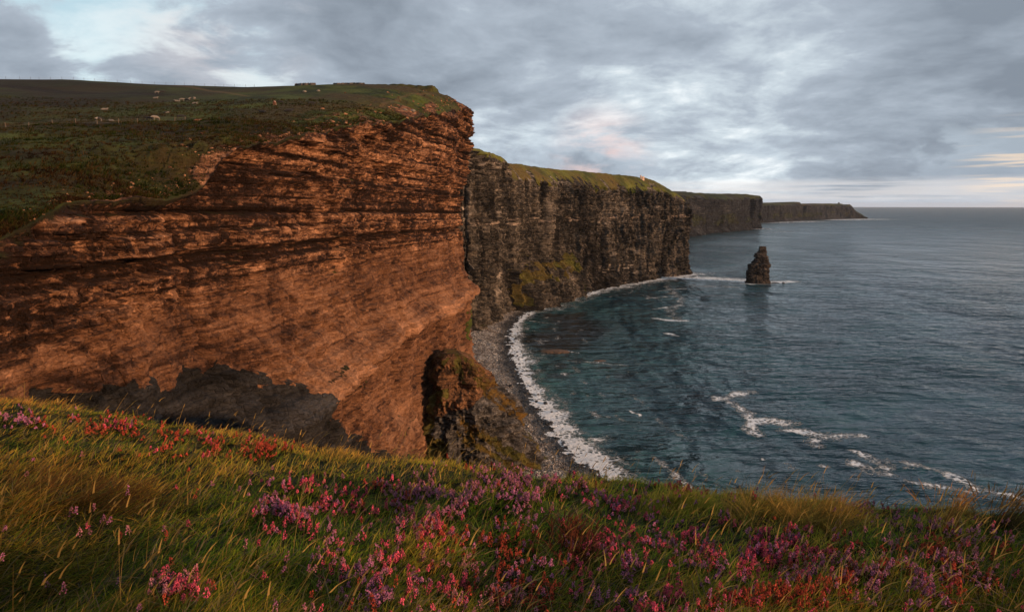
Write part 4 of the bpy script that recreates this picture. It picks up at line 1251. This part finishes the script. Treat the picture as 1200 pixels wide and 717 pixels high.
tussock('grass_tussock', 800, 602, 52, 30, 1900, .17, 'rounded yellow green grass tussock standing right of the deep pink heather', 'grass tussock', (.30, .26, .035), (.06, .075, .010), .45)
tussock('grass_tussock', 905, 604, 48, 34, 1400, .23, 'shaggy golden tussock on the rim right of the yellow green one', 'grass tussock', (.34, .21, .050), (.10, .09, .015), .55)
tussock('grass_tussock', 958, 612, 46, 44, 1300, .30, 'tall orange gold tussock next to the shaggy golden one', 'grass tussock', (.34, .19, .045), (.10, .08, .015), .4)
tussock('reed_clump', 1112, 618, 19, 24, 420, .34, 'upright orange reeds rising above the faded purple heather', 'reeds', (.34, .16, .045), (.10, .06, .018), .15, .3, True)
tussock('reed_clump', 1170, 622, 26, 20, 320, .34, 'thin dark reeds at the right edge of the meadow', 'reeds', (.12, .075, .03), (.04, .035, .012), .25, .4, True)
tussock('grass_tussock', 415, 538, 50, 18, 1500, .17, 'bright straw grass on the rim below the orange ledge', 'grass tussock', (.33, .20, .05), (.06, .075, .012), .5)
tussock('dead_bush', 672, 652, 24, 34, 360, .13, 'dark red dead bush among pink heather in front', 'bush', (.11, .034, .018), (.035, .014, .009), .12, 1.6, True)
tussock('grass_tussock', 650, 590, 26, 20, 800, .17, 'fresh green blades between the purple bush and the deep pink heather', 'grass tussock', (.085, .12, .018), (.03, .05, .008), .3)
tussock('grass_tussock', 110, 590, 90, 34, 1400, .22, 'matted orange dry grass lying flat in the left of the meadow', 'grass tussock', (.17, .075, .022), (.05, .03, .010), .95)

def hill_cover():
    # tufts on the dark slope above the rim
    k = 30000
    Y = 90 + 210 * rng.random(k) ** 1.3
    xr = np.interp(Y, near_Y, near_Xr)
    d = .6 + 130 * rng.random(k) ** 1.6 * (Y / 150)
    rim = np.interp(Y, near_Y, near_rim)
    X = xr + np.interp(rim, prof_t[:, 0], prof_t[:, 1]) - d
    Z = near_ground(X, Y)
    nb = 5
    pos = np.repeat(np.stack([X, Y, Z - .05], 1), nb, 0); m = len(pos)
    pos[:, :2] += rng.normal(0, .25, (m, 2))
    patch = fbm(X / 16, Y / 9, 971, 4)
    keepc = np.clip(.5 + 1.0 * patch, .0, 1)
    base = np.array([(.014, .022, .005), (.030, .040, .008), (.060, .050, .014), (.075, .040, .014), (.030, .016, .007)])
    ci = np.clip(np.floor((.5 + .8 * fbm(X / 14, Y / 7, 972, 3) + .25 * rng.normal(0, 1, k)) * 5), 0, 4).astype(int)
    col = base[ci] * (.6 + .7 * rng.random((k, 1)))
    col = np.repeat(col, nb, 0)
    h = np.repeat((.25 + .55 * rng.random(k)) * (.5 + keepc), nb) * (.6 + .7 * rng.random(m))
    V, Fs, c = blades(pos[:, 0], pos[:, 1], pos[:, 2], h, .10 + .12 * rng.random(m), R(80) + rng.normal(0, 1.2, m), np.abs(rng.normal(.4, .25, m)), np.abs(rng.normal(.3, .2, m)), col * .6, col)
    o = np_mesh('hill_grass', V, Fs, M_BLADE, True, dict(Col=c))
    tag(o, 'dark rough tufts of grass and heath covering the slope above the red cliff', 'grass', kind='stuff')
    # broken stones along the rim
    k = 1500
    Y = 88 + 370 * rng.random(k) ** 1.6
    rim = np.interp(Y, near_Y, near_rim)
    d = rng.exponential(2.2, k) * (1 + sm(150, 230, Y) * 1.6) + .2
    X = np.interp(Y, near_Y, near_Xr) + np.interp(rim, prof_t[:, 0], prof_t[:, 1]) - d
    keep = vn2(Y / 12, d / 5, 975) > .42
    X, Y = X[keep], Y[keep]
    cen = np.stack([X, Y, near_ground(X, Y) + .05], 1)
    V, Fs = stones(cen, (.12 + .75 * rng.random(len(X)) ** 3) * (.35 + .65 * sm(100, 220, Y)))
    z = np.zeros(len(V))
    o = np_mesh('rim_stones', V, Fs, ROCK_NEAR, False, dict(grass=z, turf_shade=z, path=z, low=z, tone=np.repeat(rng.normal(.7, .7, len(X)), 12)))
    tag(o, 'broken red stones scattered along the rim of the near cliff', 'stones', kind='stuff')


hill_cover()

# ------------------------------------------------------------------ field things: fences, cattle, wall, stones
WOOD = simple('weathered_post', (.13, .095, .07), .8, .25, 3)
DARKWOOD = simple('dark_post', (.06, .05, .04), .9, .25, 3)
WIRE = simple('fence_wire', (.20, .19, .18), .5, .1, 5)


def post_mesh(mat, h, w):
    import bmesh
    bm = bmesh.new(); bmesh.ops.create_cone(bm, segments=8, radius1=w, radius2=w * .85, depth=h + .4, cap_ends=True)
    for v in bm.verts: v.co.z += (h - .4) / 2
    top = [v for v in bm.verts if v.co.z > h * .9]
    for v in top: v.co.z += v.co.x * .5
    me = bpy.data.meshes.new('post'); bm.to_mesh(me); bm.free(); me.materials.append(mat)
    return me


def tube_path(pts, r, n=5):
    pts = np.asarray(pts, float); k = len(pts)
    a = np.arange(n) * 2 * np.pi / n
    ring = np.stack([0 * a, np.cos(a) * r, np.sin(a) * r], 1)
    d = np.gradient(pts[:, :2], axis=0); d /= np.linalg.norm(d, axis=1)[:, None]
    nrm = np.stack([-d[:, 1], d[:, 0]], 1)
    V = np.stack([np.stack([p[0] + nn[0] * ring[:, 1], p[1] + nn[1] * ring[:, 1], p[2] + ring[:, 2]], 1) for p, nn in zip(pts, nrm)]).reshape(-1, 3)
    i = np.arange(k - 1)[:, None] * n + np.arange(n)[None]; j = np.arange(k - 1)[:, None] * n + (np.arange(n) + 1)[None] % n
    Fq = np.stack([i, j, j + n, i + n], 2).reshape(-1, 4)
    return V, Fq


def land_hit(u, v, y0=150, y1=470):
    """where a pixel ray meets the near headland's land"""
    Ys = np.linspace(y0, y1, 900)
    X, Y, Z = at_depth(np.full_like(Ys, u), np.full_like(Ys, v), Ys)
    below = np.nonzero(Z < near_ground(X, Y))[0]
    i = below[0] if len(below) else len(Ys) - 1
    return float(X[i]), float(Y[i]), float(near_ground(X[i:i + 1], Y[i:i + 1])[0])


def skyline(u, y0=300, y1=470):
    Ys = np.linspace(y0, y1, 700)
    X = (u - 600) / F * Ys * CP
    g = near_ground(X, Ys)
    i = int(np.argmax(g / Ys))
    return float(X[i]), float(Ys[i]), float(g[i])


def fence(pts, mat, h, w, lab):
    root = bpy.data.objects.new('fence', None); link(root)
    c = np.array(pts[0]); root.location = c
    tag(root, lab, 'fence')
    me = post_mesh(mat, h, w)
    for p in pts:
        o = bpy.data.objects.new('post', me); link(o, root)
        o.location = np.array(p) - c; o.rotation_euler = (random.uniform(-.08, .08), random.uniform(-.08, .08), random.uniform(0, 3))
    for k, hh in enumerate((.4, .75, 1.1)):
        V, Fq = tube_path(np.array(pts) - c + (0, w, hh * h / 1.3), .012)
        np_mesh('wire', V, Fq, WIRE, True, parent=root)


fpts = []
for u_, v_ in [(-48, 152), (-20, 151), (7, 150.5), (34, 150), (62, 149.5), (89, 147.5), (114, 146.5), (139, 145), (161, 144), (205, 142.5), (217, 142)]:
    fpts.append(land_hit(u_, v_, 195, 300))
fence(fpts, WOOD, 1.4, .11, 'line of pale wooden posts crossing the dark field below the cattle')
spts = [skyline(u_) for u_ in [-20, 3, 23, 39, 51, 61, 74, 87, 100, 112, 124, 136, 150, 165, 178, 192, 205, 215, 226, 237, 249, 261, 271, 283, 296, 306]]
fence(spts, DARKWOOD, 1.4, .07, 'row of thin dark posts standing along the skyline of the hill')


def cow_mesh(lying, mat, seed):
    me = bpy.data.meshes.new('cow_skeleton')
    if not lying:
        J = [((0, 0, 1.05), .36), ((.55, 0, 1.08), .36), ((.85, 0, 1.10), .30), ((-.45, 0, 1.06), .38), ((-.85, 0, 1.12), .30), ((1.15, 0, 1.12), .19), ((1.42, 0, .98), .15), ((1.66, 0, .80), .09),
             ((.70, .22, .72), .14), ((.70, .24, .36), .075), ((.72, .24, .04), .07), ((.70, -.22, .72), .14), ((.66, -.24, .36), .075), ((.64, -.24, .04), .07),
             ((-.80, .24, .75), .17), ((-.90, .25, .40), .075), ((-.84, .25, .04), .07), ((-.80, -.24, .75), .17), ((-.92, -.25, .40), .075), ((-.90, -.25, .04), .07), ((-1.12, 0, 1.05), .05), ((-1.16, 0, .55), .04)]
    else:
        J = [((0, 0, .42), .40), ((.55, 0, .45), .36), ((.85, 0, .50), .28), ((-.45, 0, .42), .40), ((-.85, 0, .42), .30), ((1.10, 0, .72), .19), ((1.32, 0, .86), .15), ((1.58, 0, .74), .09),
             ((.80, .28, .26), .13), ((1.10, .32, .10), .08), ((.80, .34, .07), .07), ((.80, -.28, .26), .13), ((1.12, -.32, .10), .08), ((.82, -.36, .07), .07),
             ((-.70, .32, .26), .17), ((-.35, .42, .10), .09), ((-.10, .44, .08), .07), ((-.75, -.32, .26), .17), ((-.45, -.42, .12), .09), ((-.15, -.44, .08), .07), ((-1.10, 0, .35), .05), ((-1.2, .1, .08), .04)]
    E = [(0, 1), (1, 2), (0, 3), (3, 4), (2, 5), (5, 6), (6, 7), (2, 8), (8, 9), (9, 10), (2, 11), (11, 12), (12, 13), (4, 14), (14, 15), (15, 16), (4, 17), (17, 18), (18, 19), (4, 20), (20, 21)]
    me.from_pydata([j[0] for j in J], E, [])
    o = bpy.data.objects.new('cow_tmp', me); C.objects.link(o)
    md = o.modifiers.new('s', 'SKIN'); md.use_smooth_shade = True
    for v, j in zip(me.skin_vertices[0].data, J): v.radius = (j[1], j[1])
    me.skin_vertices[0].data[0].use_root = True
    sd = o.modifiers.new('d', 'SUBSURF'); sd.levels = 1; sd.render_levels = 1
    dg = bpy.context.evaluated_depsgraph_get()
    out = bpy.data.meshes.new_from_object(o.evaluated_get(dg))
    bpy.data.objects.remove(o)
    # horns/ears as part of the same body mesh
    out.materials.clear(); out.materials.append(mat)
    out.name = 'cow'
    return out


def hide(name, a, b, thr):
    m, t, bs = material(name)
    tc = t.node('ShaderNodeTexCoord').outputs['Object']
    f = t.rng(t.noise(tc, 1.3, 2, .4), thr - .02, thr + .02)
    t.put(bs.inputs['Base Color'], t.mix(f, a, b)); bs.inputs['Roughness'].default_value = .85
    return m


HIDES = dict(white=hide('white_hide', (.15, .13, .11), (.10, .08, .07), .6), black=hide('black_hide', (.010, .009, .009), (.02, .018, .017), .6), pied=hide('pied_hide', (.012, .011, .011), (.17, .15, .13), .5), brown=hide('brown_hide', (.12, .045, .02), (.5, .42, .36), .62))
COW_ME = {(k, l): cow_mesh(l, m_, 3) for k, m_ in HIDES.items() for l in (False, True)}
COWS = [
    (122, 129.5, 'white', True, 20, 1.25, 'white cow lying alone in the upper left of the dark field'),
    (116, 145.5, 'pied', False, 60, 1.1, 'black and white cow standing behind a fence post at the left of the herd'),
    (131, 142.5, 'white', True, 170, 1.0, 'small pale calf lying between the left fence posts'),
    (175, 142, 'black', False, 185, 1.25, 'black cow touching the big white one near the fence'),
    (183, 142, 'white', False, 250, 1.5, 'big white cow seen from the rear beside the fence, largest of the herd'),
    (184, 110, 'white', False, 10, 1.1, 'pale cow just below the skyline beside a black one'),
    (190, 110, 'black', False, 30, 1.25, 'black cow just below the skyline beside a pale one'),
    (182, 116, 'white', True, 0, 1.2, 'white cow lying under the pair below the skyline'),
    (208, 119.5, 'white', True, 200, 1.1, 'pale cow lying at the left end of the middle group'),
    (213, 118.8, 'white', False, 15, 1.1, 'pale cow standing in the middle group with its head to the right'),
    (220, 120, 'pied', False, 160, 1.3, 'black and white cow standing in the centre of the middle group'),
    (223, 117.5, 'white', False, 80, 1.0, 'white calf standing behind the pied cow of the middle group'),
    (228, 117.3, 'white', False, 95, 1.1, 'white cow standing end-on at the right of the middle group'),
    (228, 122.3, 'white', True, 0, 1.2, 'white cow stretched out on the grass in front of the middle group'),
    (195, 133, 'pied', True, 30, 1.0, 'small pied calf lying in the field above the big white cow'),
    (212, 140, 'black', False, 20, 1.3, 'black cow standing by the fence right of the big white one'),
    (231, 142.3, 'brown', True, 40, 1.0, 'red and white calf lying on the rim path'),
    (308, 132.6, 'black', True, 170, 1.5, 'black cow lying at the left of the green field'),
    (322, 124.5, 'brown', False, 100, 1.7, 'brown and white cow facing the camera in the green field'),
    (329, 122.6, 'black', False, 200, 1.2, 'black calf right behind the brown and white cow'),
    (338, 131.2, 'black', True, 10, 1.6, 'black cow lying in the green field in front of the brown one'),
    (365, 124, 'black', False, 20, 1.3, 'lone black cow at the right of the green field'),
]
for (u_, v_, kind, lying, az_, s_, lab) in COWS:
    x_, y_, z_ = land_hit(u_, v_, 200, 460)
    o = bpy.data.objects.new('cow', COW_ME[kind, lying]); link(o)
    o.location = (x_, y_, z_ - .03); o.rotation_euler = (0, 0, R(az_)); o.scale = (s_ * .85,) * 3
    tag(o, lab, 'cow', 'cattle on the hill')

# dry stone wall on the brow and a few pale stones
STONE = simple('field_stone', (.06, .05, .045), .9, .4, 1.2)
PALE_STONE = simple('pale_stone', (.17, .15, .12), .9, .25, 1.2)
wp = np.array([skyline(u_) for u_ in np.linspace(352, 376, 14)])
wp2 = np.array([skyline(u_) for u_ in np.linspace(396, 432, 18)])


def stone_wall(P, h, lab):
    n = len(P); rows = []
    V, Fq = [], []
    S = np.linspace(0, 1, n * 6)
    Q = np.stack([np.interp(S, np.linspace(0, 1, n), P[:, k]) for k in range(3)], 1)
    prof = [(-.45, -.3), (-.40, h * .6), (-.25, h), (.25, h), (.40, h * .6), (.45, -.3)]
    m = len(prof)
    for i, q in enumerate(Q):
        e = 1 if 0 < i < len(Q) - 1 else .4
        for a, b in prof:
            V.append((q[0] + .06 * random.uniform(-1, 1), q[1] + a, q[2] + (b if b < 0 else b * e * random.uniform(.7, 1.15))))
    c = Q[0]
    o = np_mesh('stone_wall', np.array(V) - c, grid_faces(len(Q), m), STONE, False, loc=c)
    tag(o, lab, 'stone wall')


stone_wall(wp, 1.15, 'dark dry stone wall on the skyline above the lone black cow')
stone_wall(wp2, .7, 'low dark dry stone wall on the skyline right of the other wall')
for k, (u_, v_, s_, lab) in enumerate([(357, 108.3, .9, 'pale stone below the left end of the dark skyline wall'), (373, 107.5, .9, 'pale stone at the right end of the dark skyline wall'),
                                       (475, 130, 1.0, 'pale boulder on the turf near the cliff point, left of its pair'), (484, 131, 1.1, 'pale boulder on the turf near the cliff point, right of its pair')]):
    x_, y_, z_ = land_hit(u_, v_, 240, 480)
    me = boulder_mesh(760 + k, s_); me.materials.clear(); me.materials.append(PALE_STONE)
    o = bpy.data.objects.new('pale_boulder', me); link(o); o.location = (x_, y_, z_ + .3 * s_)
    tag(o, lab, 'boulder')

# ------------------------------------------------------------------ towers
TSTONE = simple('tower_stone', (.50, .36, .27), .9, .2, 1.5)
DARKGAP = simple('dark_opening', (.015, .013, .012), .9, .1, 2)


def ring_wall(name, r0, r1, z0, z1, n, mat, parent, merlons=0, loc=(0, 0, 0)):
    import bmesh
    a = np.arange(n) * 2 * np.pi / n
    V = []; Fs = []
    for z, r in ((z0, r0), (z1, r1)):
        V += [(math.cos(x) * r, math.sin(x) * r, z) for x in a]
    V += [(math.cos(x) * (r1 - .5), math.sin(x) * (r1 - .5), z1) for x in a] + [(math.cos(x) * (r1 - .5), math.sin(x) * (r1 - .5), z1 - .8) for x in a]
    for k in range(3):
        for i in range(n):
            j = (i + 1) % n
            Fs.append((k * n + i, k * n + j, (k + 1) * n + j, (k + 1) * n + i))
    V.append((0, 0, z1 - .8)); c = len(V) - 1
    tris = [(3 * n + i, 3 * n + (i + 1) % n, c) for i in range(n)]
    if merlons:
        for q in range(merlons):
            a0 = 2 * np.pi * q / merlons; a1 = a0 + np.pi / merlons
            b = len(V)
            for z in (z1 - .02, z1 + .8):
                V += [(math.cos(a0) * (r1 + .02), math.sin(a0) * (r1 + .02), z), (math.cos(a1) * (r1 + .02), math.sin(a1) * (r1 + .02), z), (math.cos(a1) * (r1 - .52), math.sin(a1) * (r1 - .52), z), (math.cos(a0) * (r1 - .52), math.sin(a0) * (r1 - .52), z)]
            Fs += [(b, b + 1, b + 5, b + 4), (b + 1, b + 2, b + 6, b + 5), (b + 2, b + 3, b + 7, b + 6), (b + 3, b, b + 4, b + 7), (b + 4, b + 5, b + 6, b + 7)]
    return np_mesh(name, np.array(V), [np.array(Fs), np.array(tris)], mat, False, parent=parent, loc=loc)


def slot(parent, ang, r, z, w, h):
    x, y = math.cos(ang) * r, math.sin(ang) * r
    V = np.array([(dx, dy, dz) for dx in (-.12, .12) for dy in (-w / 2, w / 2) for dz in (-h / 2, h / 2)])
    Fq = np.array([(0, 1, 3, 2), (4, 6, 7, 5), (0, 4, 5, 1), (2, 3, 7, 6), (0, 2, 6, 4), (1, 5, 7, 3)])
    o = np_mesh('window', V, Fq, DARKGAP, False, parent=parent, loc=(x, y, z)); o.rotation_euler = (0, 0, ang)


tw = bpy.data.objects.new('tower', None); link(tw)
tx, ty, tz = at_depth(752.5, 212.5, b5[1] + 2)
tw.location = (float(tx), float(ty), float(tz))
tag(tw, 'small round stone tower with battlements on top of the dark cliff', 'tower')
ring_wall('tower_wall', 4.2, 3.8, 0, 8.2, 28, TSTONE, tw, 10)
ring_wall('turret', 1.5, 1.4, 0, 10.2, 16, TSTONE, tw, 6, loc=(-3.3, -2.2, 0))
slot(tw, -1.3, 3.98, 5.4, .8, 1.6); slot(tw, -.4, 3.98, 5.4, .8, 1.6)

FSTONE = simple('far_tower_stone', (.09, .08, .075), .9, .2, .3)
ft = bpy.data.objects.new('watch_tower', None); link(ft)
fy = gpt(983, 0)[1] + 75
x_, y_, z_ = at_depth(983, 239.3, fy)
ft.location = (float(x_), float(y_), float(z_) - 4)
tag(ft, 'tiny ruined watch tower standing on the farthest headland', 'tower')
V = np.array([(sx_ * 7, sy_ * 7, z0_) for z0_ in (0, 22) for sx_, sy_ in ((-1, -1), (1, -1), (1, 1), (-1, 1))], float); V[4:, :2] *= .88; V[5, 2] -= 5; V[6, 2] -= 2
np_mesh('tower_wall', V, np.array([(0, 1, 5, 4), (1, 2, 6, 5), (2, 3, 7, 6), (3, 0, 4, 7), (4, 5, 6, 7)]), FSTONE, False, parent=ft)
V2 = np.array([(dx, dy, dz) for dx in (-1.2, 1.2) for dy in (-.3, .3) for dz in (-3, 3)], float)
np_mesh('window', V2, np.array([(0, 1, 3, 2), (4, 6, 7, 5), (0, 4, 5, 1), (2, 3, 7, 6), (0, 2, 6, 4), (1, 5, 7, 3)]), DARKGAP, False, parent=ft, loc=(0, -6.6, 13))

# ------------------------------------------------------------------ sky, sun, air, camera
SUN_AZ, SUN_EL = 118.0, 9.5
sunv = Vector((math.sin(R(SUN_AZ)) * math.cos(R(SUN_EL)), math.cos(R(SUN_AZ)) * math.cos(R(SUN_EL)), math.sin(R(SUN_EL))))
ld = bpy.data.lights.new('sun', 'SUN'); ld.energy = 5.0; ld.angle = R(.6); ld.color = (1.0, .58, .31)
so = bpy.data.objects.new('sun', ld); link(so); so.rotation_euler = sunv.to_track_quat('Z', 'Y').to_euler()

w = bpy.data.worlds.new('World'); scene.world = w; w.use_nodes = True
t = NT(w.node_tree)
bg = t.n['Background']; outw = t.n['World Output']
sky = t.node('ShaderNodeTexSky', sky_type='NISHITA', sun_disc=False)
sky.sun_elevation = R(SUN_EL); sky.sun_rotation = R(SUN_AZ)
D = t.node('ShaderNodeTexCoord').outputs['Generated']
D = t.vmath('NORMALIZE', D)
X_, Y_, Z_ = t.sep(D)


def sky_dir(u, v):
    x, y, z = ray(u, v)
    return Vector((float(x), float(y), float(z))).normalized()


def blob(u, v, rad, soft=1.0):
    d = t.vmath('DOT_PRODUCT', D, tuple(sky_dir(u, v)))
    a = t.math('ARCCOSINE', t.math('MINIMUM', d, .99999))
    return t.rng(a, R(rad), 0)


zc = t.math('ADD', t.math('MAXIMUM', Z_, 0.0), .22)
pl = t.comb(t.math('DIVIDE', X_, zc), t.math('DIVIDE', Y_, zc), 0.0)
warp = t.vmath('MULTIPLY', t.vmath('SUBTRACT', t.noise(pl, .9, 3, out=1), (.5, .5, .5)), (.45, .45, 0))
pw = t.vmath('ADD', pl, warp)
n1 = t.noise(t.vmath('ADD', pw, (3.1, 1.7, .4)), .95, 8, .54)
n2 = t.noise(t.vmath('ADD', pw, (9.2, 4.6, 1.4)), 2.9, 8, .58)
n3 = t.noise(t.vmath('ADD', pl, (1.2, 8.6, 2.4)), .33, 3, .5)
n4 = t.noise(t.vmath('ADD', pw, (2.2, 7.6, 3.4)), 8.0, 6, .6)
f = t.math('ADD', t.math('MULTIPLY', n1, .53), t.math('ADD', t.math('MULTIPLY', n2, .34), t.math('MULTIPLY', n4, .13)))
bias = t.math('MULTIPLY', blob(150, 40, 26), .065)
bias = t.math('ADD', bias, t.math('MULTIPLY', blob(270, 80, 11), .08))
bias = t.math('ADD', bias, t.math('MULTIPLY', blob(900, 105, 13), .065))
bias = t.math('ADD', bias, t.math('MULTIPLY', blob(560, 160, 8), .06))
bias = t.math('SUBTRACT', bias, t.math('MULTIPLY', blob(430, 60, 15), .09))
bias = t.math('SUBTRACT', bias, t.math('MULTIPLY', blob(1250, 60, 22), .07))
bias = t.math('SUBTRACT', bias, t.math('MULTIPLY', blob(10, 70, 6), .16))
bias = t.math('SUBTRACT', bias, t.math('MULTIPLY', blob(205, 84, 8), .17))
f = t.math('ADD', f, bias)
cloud = t.ramp(f, [(.36, (.165, .195, .235)), (.44, (.225, .262, .31)), (.515, (.300, .345, .40)), (.57, (.43, .49, .535)), (.64, (.68, .72, .735))])
cloud = t.mix(t.math('MULTIPLY', t.rng(n3, .4, .65), .25), cloud, (.24, .28, .335))
# open sky seen through the cloud, upper left
gap = t.math('MULTIPLY', t.rng(f, .50, .59), t.rng(X_, -.10, -.42))
skyc = t.node('ShaderNodeVectorMath', operation='SCALE'); t.put(skyc.inputs[0], sky.outputs[0]); skyc.inputs['Scale'].default_value = .10
teal_ = t.mix(.80, skyc.outputs[0], t.mix(t.rng(n2, .35, .65), (.36, .50, .565), (.56, .64, .665)))
col = t.mix(gap, cloud, teal_)
# warm touches: pink cloud by the mid cliff, lit rims near the horizon
pk = t.math('MULTIPLY', blob(705, 185, 5.5), t.rng(n2, .42, .60))
col = t.mix(t.math('MULTIPLY', pk, .75), col, (.66, .47, .43))
pk2 = t.math('MULTIPLY', blob(255, 8, 9), t.rng(n2, .45, .62))
col = t.mix(t.math('MULTIPLY', pk2, .5), col, (.58, .49, .47))
cu = t.noise(t.comb(t.math('MULTIPLY', X_, 9.0), t.math('MULTIPLY', Y_, 9.0), t.math('MULTIPLY', Z_, 17.0)), 1.0, 7, .55, .1)
cum = t.math('MULTIPLY', t.rng(cu, .50, .58), t.math('MULTIPLY', t.rng(Z_, .012, .03), t.rng(Z_, .12, .06)))
col = t.mix(t.math('MULTIPLY', cum, .45), col, t.mix(t.rng(Z_, .02, .09), (.28, .325, .385), (.43, .50, .56)))
# the clear strip under the cloud base
strip = t.noise(t.comb(t.math('MULTIPLY', X_, 6.0), t.math('MULTIPLY', Y_, 6.0), t.math('MULTIPLY', Z_, 150.0)), 1.0, 4, .55)
hz = t.math('MULTIPLY', t.rng(Z_, .038, .026), t.rng(strip, .25, .5))
col = t.mix(t.math('MULTIPLY', hz, .65), col, t.mix(strip, (.40, .44, .49), (.66, .60, .56)))
lowb = t.rng(Z_, .010, .002)
col = t.mix(t.math('MULTIPLY', lowb, .8), col, (.34, .385, .45))
glow = t.math('MULTIPLY', blob(1185, 195, 4), t.rng(strip, .5, .62))
col = t.mix(t.math('MULTIPLY', glow, .5), col, (.85, .62, .40))
col = t.mix(t.rng(Z_, 0.0, -.02), col, (.05, .06, .07))
t.put(bg.inputs['Color'], col); bg.inputs['Strength'].default_value = 1.25


def haze(density, col):
    import bmesh
    bm = bmesh.new(); bmesh.ops.create_cube(bm, size=1)
    for v in bm.verts:
        v.co.x *= 96000; v.co.y *= 96000; v.co.z = SEA - 7 if v.co.z < 0 else 100
    me = bpy.data.meshes.new('haze'); bm.to_mesh(me); bm.free()
    m = bpy.data.materials.new('sea_air'); m.use_nodes = True
    nt = NT(m.node_tree); nt.n.remove(nt.n['Principled BSDF'])
    pv = nt.node('ShaderNodeVolumePrincipled'); pv.inputs['Color'].default_value = (*col, 1); pv.inputs['Density'].default_value = density; pv.inputs['Anisotropy'].default_value = .0
    nt.l.new(pv.outputs[0], nt.n['Material Output'].inputs['Volume'])
    me.materials.append(m)
    o = bpy.data.objects.new('haze', me); link(o); tag(o, 'thin sea haze over the whole bay', 'haze', kind='stuff')


HAZE = 0.000009
if HAZE:
    haze(HAZE, (.80, .86, .95))

cam = bpy.data.cameras.new('camera'); co = bpy.data.objects.new('camera', cam); link(co)
cam.sensor_width = 36; cam.lens = 36 * F / 1200
cam.clip_start = .05; cam.clip_end = 200000
co.rotation_euler = (R(90) - PITCH, 0, 0)
scene.camera = co
scene.view_settings.view_transform = 'Standard'; scene.view_settings.look = 'None'
scene.view_settings.exposure = 0.25; scene.view_settings.gamma = 1
scene.cycles.max_bounces = 5; scene.cycles.diffuse_bounces = 2; scene.cycles.glossy_bounces = 2; scene.cycles.transmission_bounces = 2; scene.cycles.volume_bounces = 0
scene.cycles.use_denoising = True; scene.cycles.denoising_prefilter = 'ACCURATE'
